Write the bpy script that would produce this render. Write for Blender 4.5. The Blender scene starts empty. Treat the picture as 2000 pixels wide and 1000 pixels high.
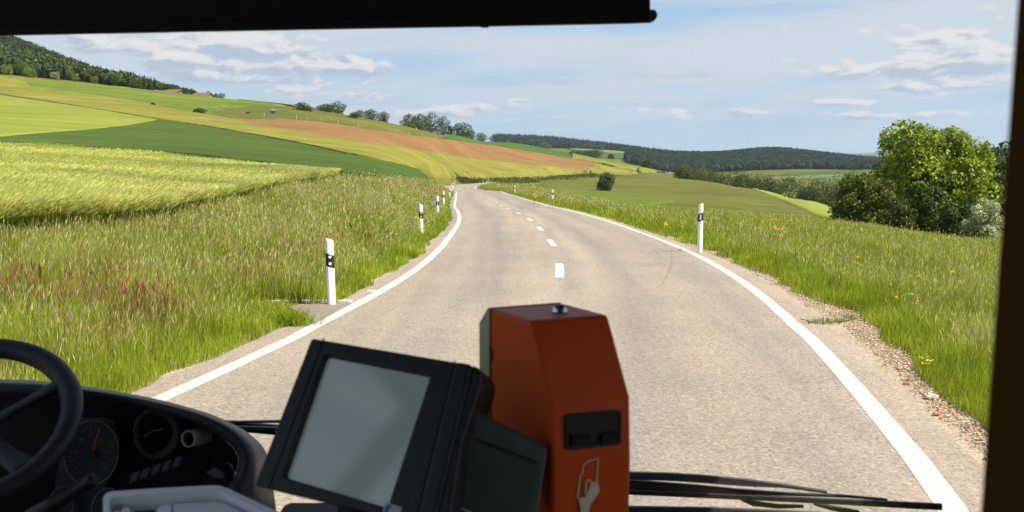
import bpy, bmesh, math, random
import numpy as np
from mathutils import Vector, Matrix
R = math.radians
scene = bpy.context.scene
col = scene.collection
rng = np.random.default_rng(7)
random.seed(7)

# ---------------------------------------------------------------- camera
CAMZ, PITCH, F = 2.05, math.atan(195 / 2000), 2000.0
cam_data = bpy.data.cameras.new('camera')
cam = bpy.data.objects.new('camera', cam_data)
col.objects.link(cam)
cam.location = (0, 0, CAMZ)
cam.rotation_euler = (R(90) - PITCH, 0, 0)
cam_data.sensor_width = 36; cam_data.lens = 36
cam_data.clip_start = 0.05; cam_data.clip_end = 60000
cam_data.dof.use_dof = True
cam_data.dof.focus_distance = 40
cam_data.dof.aperture_fstop = 10
scene.camera = cam

# ---------------------------------------------------------------- light
SUN_DIR = Vector((0.86, -0.40, 0.0)).normalized()
ELEV = R(50)
sd = bpy.data.lights.new('sun', 'SUN'); sd.energy = 5.0; sd.angle = R(0.5); sd.color = (1, 0.90, 0.74)
sun = bpy.data.objects.new('sun', sd); col.objects.link(sun)
to_sun = Vector((SUN_DIR.x * math.cos(ELEV), SUN_DIR.y * math.cos(ELEV), math.sin(ELEV)))
sun.rotation_euler = to_sun.to_track_quat('Z', 'Y').to_euler()
scene.view_settings.view_transform = 'Standard'
scene.view_settings.look = 'None'
scene.view_settings.exposure = 0.92
scene.view_settings.gamma = 1
try:
    scene.cycles.max_bounces = 6; scene.cycles.diffuse_bounces = 3; scene.cycles.glossy_bounces = 2
    scene.cycles.transparent_max_bounces = 8; scene.cycles.transmission_bounces = 3; scene.cycles.volume_bounces = 0
    scene.cycles.use_adaptive_sampling = True; scene.cycles.adaptive_threshold = 0.01
    scene.cycles.sample_clamp_indirect = 4
except Exception:
    pass

# ---------------------------------------------------------------- node helpers
class NT:
    def __init__(s, tree): s.t = tree; s.n = tree.nodes; s.l = tree.links
    def new(s, ty, **kw):
        n = s.n.new(ty)
        for k, v in kw.items(): setattr(n, k, v)
        return n
    def _set(s, sock, v):
        if hasattr(v, 'default_value') or hasattr(v, 'is_output'): s.l.new(v, sock)
        else: sock.default_value = v
    def math(s, op, a, b=None, c=None, clamp=False):
        n = s.new('ShaderNodeMath', operation=op); n.use_clamp = clamp
        s._set(n.inputs[0], a)
        if b is not None: s._set(n.inputs[1], b)
        if c is not None: s._set(n.inputs[2], c)
        return n.outputs[0]
    def noise(s, vec, scale, detail=4, rough=0.55, dist=0.0):
        n = s.new('ShaderNodeTexNoise'); s._set(n.inputs['Vector'], vec)
        n.inputs['Scale'].default_value = scale; n.inputs['Detail'].default_value = detail
        n.inputs['Roughness'].default_value = rough; n.inputs['Distortion'].default_value = dist
        return n.outputs['Fac']
    def ramp(s, fac, stops):
        n = s.new('ShaderNodeValToRGB'); s._set(n.inputs[0], fac)
        e = n.color_ramp.elements
        while len(e) < len(stops): e.new(0.5)
        for i, (p, c) in enumerate(stops):
            e[i].position = p; e[i].color = (c[0], c[1], c[2], 1) if not isinstance(c, float) else (c, c, c, 1)
        return n.outputs[0]
    def mix(s, fac, a, b, bt='MIX'):
        n = s.new('ShaderNodeMix', data_type='RGBA', blend_type=bt)
        s._set(n.inputs[0], fac)
        for i, v in ((6, a), (7, b)):
            if isinstance(v, tuple): n.inputs[i].default_value = (v[0], v[1], v[2], 1)
            else: s.l.new(v, n.inputs[i])
        return n.outputs[2]
    def mapr(s, v, a, b, c=0.0, d=1.0, smooth=False):
        n = s.new('ShaderNodeMapRange'); n.clamp = True
        if smooth: n.interpolation_type = 'SMOOTHSTEP'
        s._set(n.inputs[0], v)
        for i, x in ((1, a), (2, b), (3, c), (4, d)): s._set(n.inputs[i], x)
        return n.outputs[0]
    def scaled(s, vec, sx, sy, sz, rz=0.0):
        n = s.new('ShaderNodeMapping'); s._set(n.inputs[0], vec)
        n.inputs['Scale'].default_value = (sx, sy, sz); n.inputs['Rotation'].default_value = (0, 0, rz)
        return n.outputs[0]
    def bump(s, h, strength, dist):
        n = s.new('ShaderNodeBump'); n.inputs['Strength'].default_value = strength
        n.inputs['Distance'].default_value = dist; s._set(n.inputs['Height'], h)
        return n.outputs[0]

def material(name, rough=0.7, color=(0.5, 0.5, 0.5), spec=0.3):
    m = bpy.data.materials.new(name); m.use_nodes = True
    t = NT(m.node_tree); b = m.node_tree.nodes['Principled BSDF']
    b.inputs['Base Color'].default_value = (*color, 1); b.inputs['Roughness'].default_value = rough
    b.inputs['Specular IOR Level'].default_value = spec
    return m, t, b
def pos(t): return t.new('ShaderNodeNewGeometry').outputs['Position']
def objc(t): return t.new('ShaderNodeTexCoord').outputs['Object']

def noisy(name, c1, c2, scale=8.0, rough=0.7, bump=0.0, spec=0.3, metal=0.0, use_obj=False, bd=0.01):
    m, t, b = material(name, rough, c1, spec)
    p = objc(t) if use_obj else pos(t)
    f = t.noise(p, scale, 5)
    t.l.new(t.ramp(f, [(0.3, c1), (0.7, c2)]), b.inputs['Base Color'])
    b.inputs['Metallic'].default_value = metal
    if bump: t.l.new(t.bump(t.noise(p, scale * 3, 4), bump, bd), b.inputs['Normal'])
    return m

# ---------------------------------------------------------------- sky
world = bpy.data.worlds.new('World'); scene.world = world; world.use_nodes = True
w = NT(world.node_tree); w.n.clear()
out = w.new('ShaderNodeOutputWorld'); bg = w.new('ShaderNodeBackground')
w.l.new(bg.outputs[0], out.inputs[0])
sky = w.new('ShaderNodeTexSky', sky_type='NISHITA'); sky.sun_disc = False
sky.sun_elevation = ELEV; sky.sun_rotation = math.atan2(SUN_DIR.x, SUN_DIR.y)
sky.altitude = 600; sky.air_density = 1.0; sky.dust_density = 0.6; sky.ozone_density = 2.0
bg.inputs[1].default_value = 0.1
geo = w.new('ShaderNodeTexCoord').outputs['Generated']
sep = w.new('ShaderNodeSeparateXYZ'); w.l.new(geo, sep.inputs[0])
az = w.math('ARCTAN2', sep.outputs[0], sep.outputs[1])
el = w.math('ARCSINE', sep.outputs[2])
def comb(x, y, z=0.0):
    n = w.new('ShaderNodeCombineXYZ'); w._set(n.inputs[0], x); w._set(n.inputs[1], y); w._set(n.inputs[2], z)
    return n.outputs[0]
def AE(px, py): return math.atan((px - 1000) / F), math.atan((305 - py) / F)
def bump_sum(lst, deriv=False):
    tot = None; dt = None
    for px, py, rx, ry, wgt in lst:
        a, e = AE(px, py)
        dx = w.math('DIVIDE', w.math('SUBTRACT', az, a), rx * (1.12 if deriv else 1) / F)
        dy = w.math('DIVIDE', w.math('SUBTRACT', el, e), ry * (1.35 if deriv else 1) / F)
        q = w.math('ADD', w.math('MULTIPLY', dx, dx), w.math('MULTIPLY', dy, dy))
        g = w.math('MULTIPLY', w.math('EXPONENT', w.math('MULTIPLY', q, -1.0)), wgt)
        tot = g if tot is None else w.math('ADD', tot, g)
        if deriv: q2 = w.math('MULTIPLY', g, dy); dt = q2 if dt is None else w.math('ADD', dt, q2)
    return (tot, dt) if deriv else tot
# high thin veil: long soft streaks, slightly inclined
tilt = w.math('ADD', el, w.math('MULTIPLY', az, -0.10))
v1 = w.noise(comb(w.math('MULTIPLY', az, 2.2), w.math('MULTIPLY', tilt, 17.0), 3.1), 1.6, 5, 0.5, 0.4)
v2 = w.noise(comb(w.math('MULTIPLY', az, 5.0), w.math('MULTIPLY', tilt, 40.0), 9.4), 1.4, 6, 0.55, 0.3)
veil_bias = bump_sum([(1500, 110, 420, 45, 0.30), (1850, 60, 200, 70, 0.18), (850, 80, 300, 30, 0.12), (300, 90, 200, 30, 0.16),
                      (1120, 62, 190, 18, -0.16), (1380, 32, 260, 12, -0.12), (1150, 195, 240, 22, -0.08), (1380, 170, 160, 12, -0.06), (480, 74, 110, 9, -0.10)])
veil = w.mapr(w.math('ADD', w.math('ADD', w.math('MULTIPLY', v1, 0.7), w.math('MULTIPLY', v2, 0.3)), veil_bias), 0.33, 0.66, 0.0, 1.0, True)
# cumulus heaps
cx, cy = w.math('MULTIPLY', az, 22.0), w.math('MULTIPLY', el, 58.0)
n1 = w.noise(comb(cx, cy, 0.0), 1.0, 9, 0.60, 0.25)
n1u = w.noise(comb(w.math('ADD', cx, 0.12), w.math('ADD', cy, 0.30), 0.0), 1.0, 9, 0.60, 0.25)
heaps, hder = bump_sum([(500, 104, 120, 20, 0.30), (430, 100, 60, 14, 0.12), (345, 138, 60, 18, 0.30), (560, 142, 110, 11, 0.26), (722, 140, 50, 12, 0.30),
                  (560, 165, 170, 7, 0.2), (560, 182, 40, 6, 0.24), (720, 190, 55, 9, 0.26), (840, 222, 80, 10, 0.24), (960, 210, 70, 8, 0.18), (300, 110, 90, 22, 0.14),
                  (1350, 222, 45, 9, 0.24), (1450, 226, 45, 8, 0.26), (1040, 232, 80, 8, 0.16), (1830, 92, 80, 20, 0.30), (1760, 148, 170, 14, 0.28), (1860, 135, 80, 22, 0.2),
                  (1640, 206, 70, 6, 0.24), (1780, 182, 100, 8, 0.26), (1700, 234, 80, 7, 0.22), (1870, 230, 70, 7, 0.18), (1230, 215, 60, 6, 0.14), (1015, 197, 18, 3, 0.3), (180, 100, 60, 14, 0.2), (640, 118, 60, 9, 0.2)], True)
heap = w.mapr(w.math('ADD', w.math('MULTIPLY', n1, 1.6), w.math('MULTIPLY', heaps, 2.1)), 1.0, 1.25, 0.0, 1.0, True)
heap = w.math('MULTIPLY', heap, w.mapr(el, 0.0, 0.03, 0.35, 0.95))
lit = w.mapr(w.math('ADD', w.math('SUBTRACT', n1, n1u), w.math('MULTIPLY', hder, 0.9)), -0.12, 0.10, 0.0, 1.0, True)
flat = bump_sum([(1040, 164, 110, 8, 0.9), (1345, 152, 42, 6, 0.9), (1225, 152, 50, 8, 0.8), (500, 122, 180, 7, 0.6), (1700, 160, 150, 7, 0.7), (450, 165, 200, 8, 0.5), (780, 165, 200, 6, 0.35), (600, 205, 260, 12, 0.5), (300, 85, 120, 12, 0.5), (850, 225, 200, 10, 0.4), (1400, 205, 300, 10, 0.35), (1500, 245, 350, 14, 0.5)])
flat = w.math('MULTIPLY', flat, w.mapr(w.noise(comb(w.math('MULTIPLY', az, 20.0), w.math('MULTIPLY', el, 90.0), 5.0), 1.0, 6, 0.6), 0.35, 0.6), clamp=True)
K = 5.25
c_blue = w.mix(w.mapr(el, 0.0, 0.22), (0.54 * K, 0.68 * K, 0.84 * K), (0.34 * K, 0.56 * K, 0.82 * K))
c_blue = w.mix(0.06, c_blue, sky.outputs[0])
c = w.mix(w.math('MULTIPLY', veil, 0.88), c_blue, (0.70 * K, 0.76 * K, 0.83 * K))
c = w.mix(w.math('MULTIPLY', flat, 0.75), c, (0.47 * K, 0.58 * K, 0.75 * K))
hc = w.mix(lit, (0.50 * K, 0.59 * K, 0.73 * K), (0.90 * K, 0.87 * K, 0.86 * K))
c = w.mix(w.math('MULTIPLY', heap, 0.92), c, hc)
front = w.mapr(el, 0.20, 0.6, 0.0, 1.0, True)          # higher up the sky runs on as the plain daylight sky with the same veil
c = w.mix(front, c, w.mix(w.math('MULTIPLY', veil, 0.75), sky.outputs[0], (0.80 * K, 0.83 * K, 0.88 * K)))
w.l.new(c, bg.inputs[0])

# ---------------------------------------------------------------- object helpers
def tag(o, label=None, cat=None, group=None, kind=None):
    if label: o['label'] = label
    if cat: o['category'] = cat
    if group: o['group'] = group
    if kind: o['kind'] = kind
    return o
def link(o, parent=None):
    col.objects.link(o)
    if parent is not None: o.parent = parent
    return o
def empty(name, loc):
    o = bpy.data.objects.new(name, None); o.location = loc; col.objects.link(o); o.empty_display_size = 0.1
    return o
def mesh_np(name, verts, faces_list, mat, parent=None, colors=None, smooth=False, uvless=True, origin=None):
    """verts (n,3); faces_list: list of int arrays (m,k)"""
    me = bpy.data.meshes.new(name)
    verts = np.asarray(verts, dtype=np.float32)
    if origin is not None: verts = verts - np.asarray(origin, dtype=np.float32)
    me.vertices.add(len(verts)); me.vertices.foreach_set('co', verts.ravel())
    loops = np.concatenate([f.ravel() for f in faces_list]).astype(np.int32)
    tot = np.concatenate([np.full(len(f), f.shape[1], dtype=np.int32) for f in faces_list])
    start = np.concatenate([[0], np.cumsum(tot)[:-1]]).astype(np.int32)
    me.loops.add(len(loops)); me.loops.foreach_set('vertex_index', loops)
    me.polygons.add(len(tot)); me.polygons.foreach_set('loop_start', start); me.polygons.foreach_set('loop_total', tot)
    if smooth: me.polygons.foreach_set('use_smooth', np.ones(len(tot), dtype=bool))
    me.update(calc_edges=True)
    if colors is not None:
        a = me.color_attributes.new('Col', 'FLOAT_COLOR', 'POINT')
        cc = np.ones((len(verts), 4), dtype=np.float32); cc[:, :3] = colors
        a.data.foreach_set('color', cc.ravel())
    me.materials.append(mat)
    o = bpy.data.objects.new(name, me)
    if origin is not None: o.location = origin
    return link(o, parent)
def mesh_bm(name, bm, mat, parent=None, smooth=False, bevel=0.0, bseg=2, mats=None):
    me = bpy.data.meshes.new(name)
    bmesh.ops.recalc_face_normals(bm, faces=bm.faces[:])
    bm.to_mesh(me); bm.free()
    for m in (mats or [mat]): me.materials.append(m)
    if smooth:
        for p in me.polygons: p.use_smooth = True
    o = bpy.data.objects.new(name, me); link(o, parent)
    if bevel:
        b = o.modifiers.new('bevel', 'BEVEL'); b.width = bevel; b.segments = bseg; b.limit_method = 'ANGLE'; b.angle_limit = R(35)
        if bseg > 1:
            for p in me.polygons: p.use_smooth = True
            b.harden_normals = True
    return o
def ray(px, py):
    a, b = (px - 1000) / F, (500 - py) / F
    return Vector((a, math.cos(PITCH) + b * math.sin(PITCH), -math.sin(PITCH) + b * math.cos(PITCH)))
def P(px, py, Y):
    d = ray(px, py); return Vector((d.x / d.y * Y, Y, CAMZ + d.z / d.y * Y))
def slope(py): d = ray(1000, py); return d.z / d.y
# ================================================================ TERRAIN
# heights along rays that fan out from where the bus stands: distance -> height
PROF = {
 -400: [(6,0),(9,0),(12,.3),(18,.7),(25,.9),(50,1.6),(80,2.8),(120,4),(170,9),(220,13.5),(280,19.5),(340,29),(420,38),(520,50),(900,112),(1200,120),(2500,40),(5000,0)],
 0:    [(6,0),(9,-.03),(12,.1),(18,.4),(25,.55),(35,.7),(50,1.0),(80,1.8),(120,2.75),(130,3.7),(170,7.1),(220,10.9),(280,16),(340,24.5),(420,34.6),(520,46),(900,106),(1200,112),(2500,30),(5000,0)],
 200:  [(6,0),(9,-.05),(13,0),(18,.12),(24,.25),(35,.5),(50,.75),(70,1.1),(100,1.9),(115,2.8),(150,4.5),(190,7.7),(240,12),(300,17),(370,25),(450,33.3),(550,41),(900,68),(1200,70),(2500,10),(5000,-20)],
 400:  [(6,0),(9,-.08),(18,-.15),(25,0),(33,.15),(45,.4),(60,.65),(80,1.0),(95,1.75),(130,3.0),(170,5),(210,7.8),(270,12.8),(340,18),(430,27),(500,28),(700,25),(1200,5),(5000,-20)],
 600:  [(6,0),(9,-.1),(18,-.15),(25,-.05),(35,.1),(50,.35),(60,.45),(80,.4),(100,.75),(140,2.05),(190,4.6),(240,8.6),(310,13.4),(400,21.2),(480,21.5),(700,12),(1200,-5),(5000,-30)],
 750:  [(6,0),(9,-.1),(18,-.2),(25,-.2),(35,-.05),(50,.1),(65,.2),(80,-.1),(100,0),(130,.7),(180,2.5),(240,6),(310,10.6),(390,15.4),(480,14),(700,4),(1200,-15),(5000,-40)],
 850:  [(6,0),(9,-.08),(18,-.17),(27,-.35),(40,-.4),(55,-.4),(75,-.7),(100,-1.2),(140,-1.9),(180,-1.8),(220,-.6),(260,1.2),(320,5),(400,11.4),(440,13.6),(520,12),(700,2),(1200,-20),(5000,-40)],
 900:  [(6,0),(9,-.08),(16,-.15),(24,-.25),(30,-.4),(40,-.55),(56,-.9),(70,-1.27),(90,-1.7),(123,-2.4),(160,-3.1),(200,-3.9),(260,-4.9),(290,-4.5),(330,-2.9),(380,.7),(440,5.3),(500,13.0),(600,9),(900,-8),(1400,-15),(2300,36),(3200,10),(5000,-30)],
 1000: [(6,0),(9,-.08),(16,-.15),(24,-.25),(30,-.4),(40,-.55),(56,-.9),(70,-1.3),(90,-1.8),(123,-2.6),(160,-3.3),(200,-4.2),(260,-5.5),(330,-5.6),(380,-4.7),(440,-1.7),(520,3.35),(560,6.6),(600,11.0),(700,8),(1000,-12),(1500,-14),(2300,38),(3200,10),(5000,-30)],
 1100: [(6,0),(9,-.05),(30,-.4),(50,-.85),(70,-1.6),(100,-2.5),(160,-3.7),(220,-4.5),(300,-5.6),(380,-6.4),(430,-5.9),(500,-3.7),(580,0),(650,5.0),(750,2),(1000,-14),(1300,-8),(1600,4),(1900,11),(2300,30),(3200,5),(5000,-30)],
 1200: [(6,0),(9,-.05),(20,-.2),(40,-.65),(60,-1.4),(80,-2.2),(110,-3.0),(150,-3.95),(200,-4.65),(280,-5.4),(380,-6.5),(480,-7.1),(540,-6.1),(620,-3.2),(680,-2.2),(850,-9),(1100,-12),(1400,-5),(1900,12),(2300,12),(3200,0),(5000,-30)],
 1300: [(6,0),(9,-.05),(20,-.2),(33,-.45),(50,-1.1),(80,-2.4),(120,-3.65),(170,-4.75),(240,-5.5),(340,-6.45),(460,-7.1),(560,-7.6),(640,-7.4),(750,-12),(1000,-24),(1350,-18),(1700,2),(2300,-5),(5000,-30)],
 1400: [(6,0),(9,-.08),(20,-.25),(30,-.5),(50,-1.25),(80,-2.6),(120,-3.95),(170,-5.0),(240,-6),(340,-6.95),(430,-8.1),(520,-14),(700,-24),(1000,-26),(1350,-18),(1700,-1),(2300,-8),(5000,-30)],
 1500: [(6,0),(9,-.1),(20,-.3),(26,-.4),(50,-1.3),(80,-2.8),(120,-4.5),(170,-6),(230,-6.8),(300,-7.5),(360,-11),(500,-22),(700,-27),(1000,-20),(1200,-16),(1350,-16),(1700,11),(2300,-5),(5000,-30)],
 1600: [(6,0),(9,-.1),(15,-.25),(22,-.4),(50,-1.5),(80,-3.1),(110,-4.5),(150,-5.45),(200,-6.4),(250,-10),(350,-18),(500,-24),(700,-27),(1000,-18),(1200,-15),(1350,-15),(1700,0),(2300,-10),(5000,-30)],
 1700: [(6,0),(9,-.1),(15,-.25),(30,-.8),(50,-1.7),(75,-3.2),(95,-4.7),(130,-7),(200,-12),(350,-20),(500,-25),(700,-27),(1000,-18),(1200,-15),(1350,-17),(1700,-10),(2300,-20),(5000,-30)],
 1850: [(6,-.05),(9,-.15),(15,-.35),(30,-1.1),(50,-2.25),(75,-4.0),(100,-5.6),(150,-9),(300,-18),(500,-26),(800,-28),(1350,-20),(1700,-14),(5000,-30)],
 2400: [(6,-.1),(9,-.3),(15,-.7),(30,-1.8),(50,-3.4),(75,-5.3),(100,-7),(150,-11),(300,-20),(500,-28),(1700,-20),(5000,-30)],
}
NU, ND = 561, 420
U0, U1 = -0.7, 0.7
L0, L1 = math.log(6), math.log(5000)
ug = np.linspace(U0, U1, NU); lg = np.linspace(L0, L1, ND)
xs = np.array(sorted(PROF)); uc = (xs - 1000) / F
cols_z = np.array([np.interp(lg, np.log([p[0] for p in PROF[x]]), [p[1] for p in PROF[x]]) for x in xs])
ZT = np.array([np.interp(ug, uc, cols_z[:, j]) for j in range(ND)]).T       # [u, logD]
def smooth1(A, axis, k):
    ker = np.hanning(k + 2)[1:-1]; ker /= ker.sum(); pad = k // 2
    A2 = np.concatenate([np.repeat(np.take(A, [0], axis), pad, axis), A, np.repeat(np.take(A, [-1], axis), pad, axis)], axis)
    return np.apply_along_axis(lambda v: np.convolve(v, ker, 'valid'), axis, A2)
ZT = smooth1(ZT, 0, 31); ZT = smooth1(ZT, 1, 9)

RP = [(0,0),(9,-.08),(16,-.15),(24,-.25),(30,-.36),(40,-.58),(56,-.92),(70,-1.27),(90,-1.75),(123,-2.5),(160,-3.2),(200,-4.0),(260,-5.0),(320,-5.9),(400,-6.6),(500,-7.4),(650,-8.2),(800,-12)]
RPx = np.array([p[0] for p in RP], float); RPz = np.array([p[1] for p in RP], float)
def road_z(Y): return np.interp(Y, RPx, RPz)
def on_road(px, py):
    d = ray(px, py); k = d.z / d.y
    Ys = np.geomspace(4, 400, 4000); g = CAMZ + k * Ys - road_z(Ys)
    i = int(np.argmax(g < 0)); 
    if g.min() > 0: i = int(np.argmin(g))
    Y = Ys[i]; return d.x / d.y * Y, Y
LEFT = [(345,780),(480,708),(600,651),(667,620),(740,577),(796,541.6),(838,511),(866,485.6),(883,460),(889,440),(890,425),(889,408),(888,390),(888.5,377),(890,368)]
RIGHT = [(1848,1000),(1732,850),(1655,756),(1570,650),(1537,619),(1492,577),(1420,526),(1360,497.5),(1300,475),(1200,434),(1150,419),(1075,404),(1025,389),(987,377),(960,368)]
lw = [on_road(*p) for p in LEFT]; rw = [on_road(*p) for p in RIGHT]
ly = np.array([p[1] for p in lw]); lx = np.array([p[0] for p in lw]); ry = np.array([p[1] for p in rw]); rx = np.array([p[0] for p in rw])
# beyond the bend the road runs off to the right
FY = np.array([150, 175, 200, 230, 260, 300, 340, 400, 480, 560, 650, 760]); FX = np.array([-7.2, -9.2, -10.6, -10.6, -8.4, -3.5, 1.5, 12, 32, 60, 106, 170])
Yd = np.concatenate([[-60, 0, 4], np.arange(6, 150, 1.0), FY])
cx_l = np.interp(Yd, ly, lx); cx_r = np.interp(Yd, ry, rx)
near = Yd < 8
cen = (cx_l + cx_r) / 2
wid = 6.15
c9 = float(np.interp(9, Yd, cen)); c11 = float(np.interp(13, Yd, cen))
cen = np.where(Yd < 9, c9 + (Yd - 9) * 0.175, cen)
cen = np.where(Yd >= 150, np.interp(Yd, FY, FX), cen)
Ydf = np.concatenate([np.arange(-60, 4, 4.0), np.arange(4, 170, 1.0), np.arange(170, 761, 5.0)])
cenf = np.interp(Ydf, Yd, cen)
wgt = np.clip((Ydf - 5) / 25, 0.0, 1)
def smc(v, k):
    ker = np.hanning(k + 2)[1:-1]; ker /= ker.sum(); return np.convolve(np.pad(v, k // 2, mode='edge'), ker, 'valid')
cenf = np.where(Ydf > 12, smc(cenf, 17), smc(cenf, 9))
def road_c(Y): return np.interp(Y, Ydf, cenf)
slp = np.gradient(cenf, Ydf)
def road_half(Y):      # half the width measured across X (the road is 6.1 m between its lines)
    s = np.interp(Y, Ydf, smc(slp, 5)); return 3.06 * np.sqrt(1 + s * s)
PR = rng.random((8, 3))
def wav(X, Y):
    s = 0
    for i, (a, b, c_) in enumerate(PR):
        k = 0.05 * 1.6 ** i; th = a * 6.28
        s = s + np.sin(k * (X * np.cos(th) + Y * np.sin(th)) + b * 6.28) * (0.22 / 1.45 ** i)
    return s
def terr(X, Y):
    X = np.asarray(X, float); Y = np.asarray(Y, float)
    D = np.clip(Y, 6, 4999); u = np.clip(X / D, U0, U1 - 1e-6)
    fi = (u - U0) / (U1 - U0) * (NU - 1); fj = (np.log(D) - L0) / (L1 - L0) * (ND - 1)
    i = np.clip(fi.astype(int), 0, NU - 2); j = np.clip(fj.astype(int), 0, ND - 2); a = fi - i; b = fj - j
    z = ZT[i, j] * (1 - a) * (1 - b) + ZT[i + 1, j] * a * (1 - b) + ZT[i, j + 1] * (1 - a) * b + ZT[i + 1, j + 1] * a * b
    z = z + wav(X, Y) * np.clip((D - 20) / 400, 0, 1) * 0.5
    dist = np.abs(X - road_c(Y)) - road_half(Y)
    t = np.clip((dist - 0.9) / (1.5 + 0.012 * D), 0, 1); t = t * t * (3 - 2 * t)
    zr = road_z(Y)
    t = np.where(Y > 800, 1.0, t)
    return zr * (1 - t) + z * t
_DS = np.geomspace(6, 4900, 3000)
def hit(px, py, dmax=5000):
    d = ray(px, py); u, k = d.x / d.y, d.z / d.y
    g = CAMZ + k * _DS - terr(u * _DS, _DS); g = g[_DS < dmax]
    if (g < 0).any(): i = int(np.argmax(g < 0))
    else: i = int(np.argmin(np.where(_DS[_DS < dmax] > 2500, 1e9, g / _DS[_DS < dmax])))
    D = _DS[i]
    return np.array([u * D, D])
def at(px, D):     # a spot on the ground D metres ahead
    X = (px - 1000) / F * D * 1.004
    return Vector((X, D, float(terr(X, D))))

# ---- materials of the ground
def field_mat(name, ca, cb, cc, rz=0.0, stretch=(1, 1), s1=0.05, s2=1.2, bump=0.5, bd=0.25, rows=0.0, wlen=3.0):
    m, t, b = material(name, 0.85, ca, 0.1)
    p = pos(t)
    q = t.scaled(p, stretch[0], stretch[1], 1, rz)
    big = t.noise(p, s1, 5, 0.6)
    fine = t.noise(q, s2, 6, 0.7)
    mid = t.noise(q, s2 * 0.18, 4, 0.6)
    f = t.math('ADD', t.math('MULTIPLY', big, 0.25), t.math('ADD', t.math('MULTIPLY', fine, 0.45), t.math('MULTIPLY', mid, 0.30)))
    cr = t.ramp(f, [(0.43, ca), (0.5, cb), (0.57, cc)])
    if rows:
        wv = t.new('ShaderNodeTexWave', wave_type='BANDS', bands_direction='Y'); wv.inputs['Scale'].default_value = 1.0 / wlen
        wv.inputs['Distortion'].default_value = 1.5; wv.inputs['Detail'].default_value = 3
        t.l.new(t.scaled(p, 1, 1, 0, rz), wv.inputs['Vector'])
        cr = t.mix(t.math('MULTIPLY', wv.outputs['Fac'], rows), cr, ca)
    t.l.new(cr, b.inputs['Base Color'])
    t.l.new(t.bump(t.math('ADD', fine, mid), bump, bd), b.inputs['Normal'])
    return m
M_ground = field_mat('meadow', (.062, .080, .010), (.098, .108, .016), (.140, .135, .032), 0.3, (.35, 1.3), 0.03, 0.7, 0.6, 0.4)
# verge soil shows close to the road only through the grass
M_barley = field_mat('barley', (.22, .25, .03), (.32, .34, .06), (.42, .42, .11), 0.9, (0.5, 2.2), 0.05, 1.1, 0.7, 0.3)
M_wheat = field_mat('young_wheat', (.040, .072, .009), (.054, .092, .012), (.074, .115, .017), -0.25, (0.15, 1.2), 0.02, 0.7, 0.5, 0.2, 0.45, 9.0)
M_sunlit = field_mat('sunlit_wheat', (.135, .175, .020), (.175, .208, .028), (.215, .235, .04), -0.25, (0.12, 1.0), 0.02, 0.6, 0.5, 0.2, 0.15, 9.0)  # paler wheat tone, partly sun beside a cloud shadow put into the colour
M_olive = field_mat('ripening_grain', (.125, .130, .016), (.170, .165, .026), (.225, .205, .042), -0.6, (0.3, 1.2), 0.03, 0.5, 0.5, 0.3)
M_brown = field_mat('ploughed_soil', (.150, .082, .030), (.190, .106, .039), (.24, .140, .054), 0.4, (0.25, 1.2), 0.03, 0.9, 0.5, 0.15)
M_hillgreen = field_mat('hill_pasture', (.068, .115, .010), (.110, .150, .014), (.165, .170, .024), -0.2, (0.3, 1.2), 0.014, 0.3, 0.4, 0.3)
M_yellow = field_mat('yellow_green_grain', (.115, .125, .018), (.155, .160, .025), (.195, .19, .036), 0.2, (0.3, 1.2), 0.02, 0.4, 0.4, 0.3)
M_muted = field_mat('far_grain', (.10, .12, .035), (.13, .15, .045), (.17, .18, .06), 0.2, (0.3, 1.2), 0.02, 0.3)
M_vivid = field_mat('mown_green', (.055, .095, .008), (.082, .130, .010), (.11, .145, .014), 0.2, (0.5, 1.2), 0.04, 0.8, 0.5, 0.2)
M_lime = field_mat('lime_grain', (.15, .185, .022), (.19, .22, .03), (.23, .245, .045), 0.2, (0.5, 1.2), 0.04, 0.8, 0.4, 0.2)
M_dkgreen = field_mat('hill_wheat', (.036, .080, .012), (.052, .105, .016), (.070, .125, .022), 1.2, (0.15, 1.2), 0.02, 0.5, 0.4, 0.2, 0.3, 12.0)

# ---- one sheet of ground
uu = np.concatenate([np.linspace(-4, -0.72, 24), np.linspace(-0.7, 0.7, 400), np.linspace(0.72, 4, 24)])
dd = np.concatenate([[-80, -50, -30, -15, -6, 0, 3], np.geomspace(6, 700, 420), np.geomspace(706, 4990, 120), [7000, 12000]])
UU, DDm = np.meshgrid(uu, dd, indexing='ij')
XX = UU * np.where(DDm < 6, 6 + (6 - DDm) * 0.6, DDm)
ZZ = terr(XX, DDm)
ZZ = np.where(DDm > 5000, -30 - (DDm - 5000) * 0.002, ZZ)
# below the road sheet
dr = np.abs(XX - road_c(DDm)) - road_half(DDm)
def rwid(Y): return np.interp(Y, [0, 6, 9, 12, 13.2, 14.2, 15, 17, 20, 25, 40, 300], [3.95, 3.92, 3.9, 4.0, 4.25, 4.2, 3.95, 3.9, 3.85, 3.7, 3.6, 3.5])
reach = np.where(XX > road_c(DDm), rwid(DDm) - 3.06, 0.85)
ZZ = ZZ - np.where((dr < reach) & (DDm < 800), 0.03 + 0.0016 * np.clip(DDm, 0, 400), 0.0)
nu, nd = UU.shape
def gridfaces(nu, nd):
    I = np.arange(nu * nd).reshape(nu, nd)
    return np.stack([I[:-1, :-1], I[1:, :-1], I[1:, 1:], I[:-1, 1:]], -1).reshape(-1, 4)
ground = mesh_np('ground', np.stack([XX, DDm, ZZ], -1).reshape(-1, 3), [gridfaces(nu, nd)], M_ground, smooth=True)
tag(ground, kind='structure')

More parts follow.
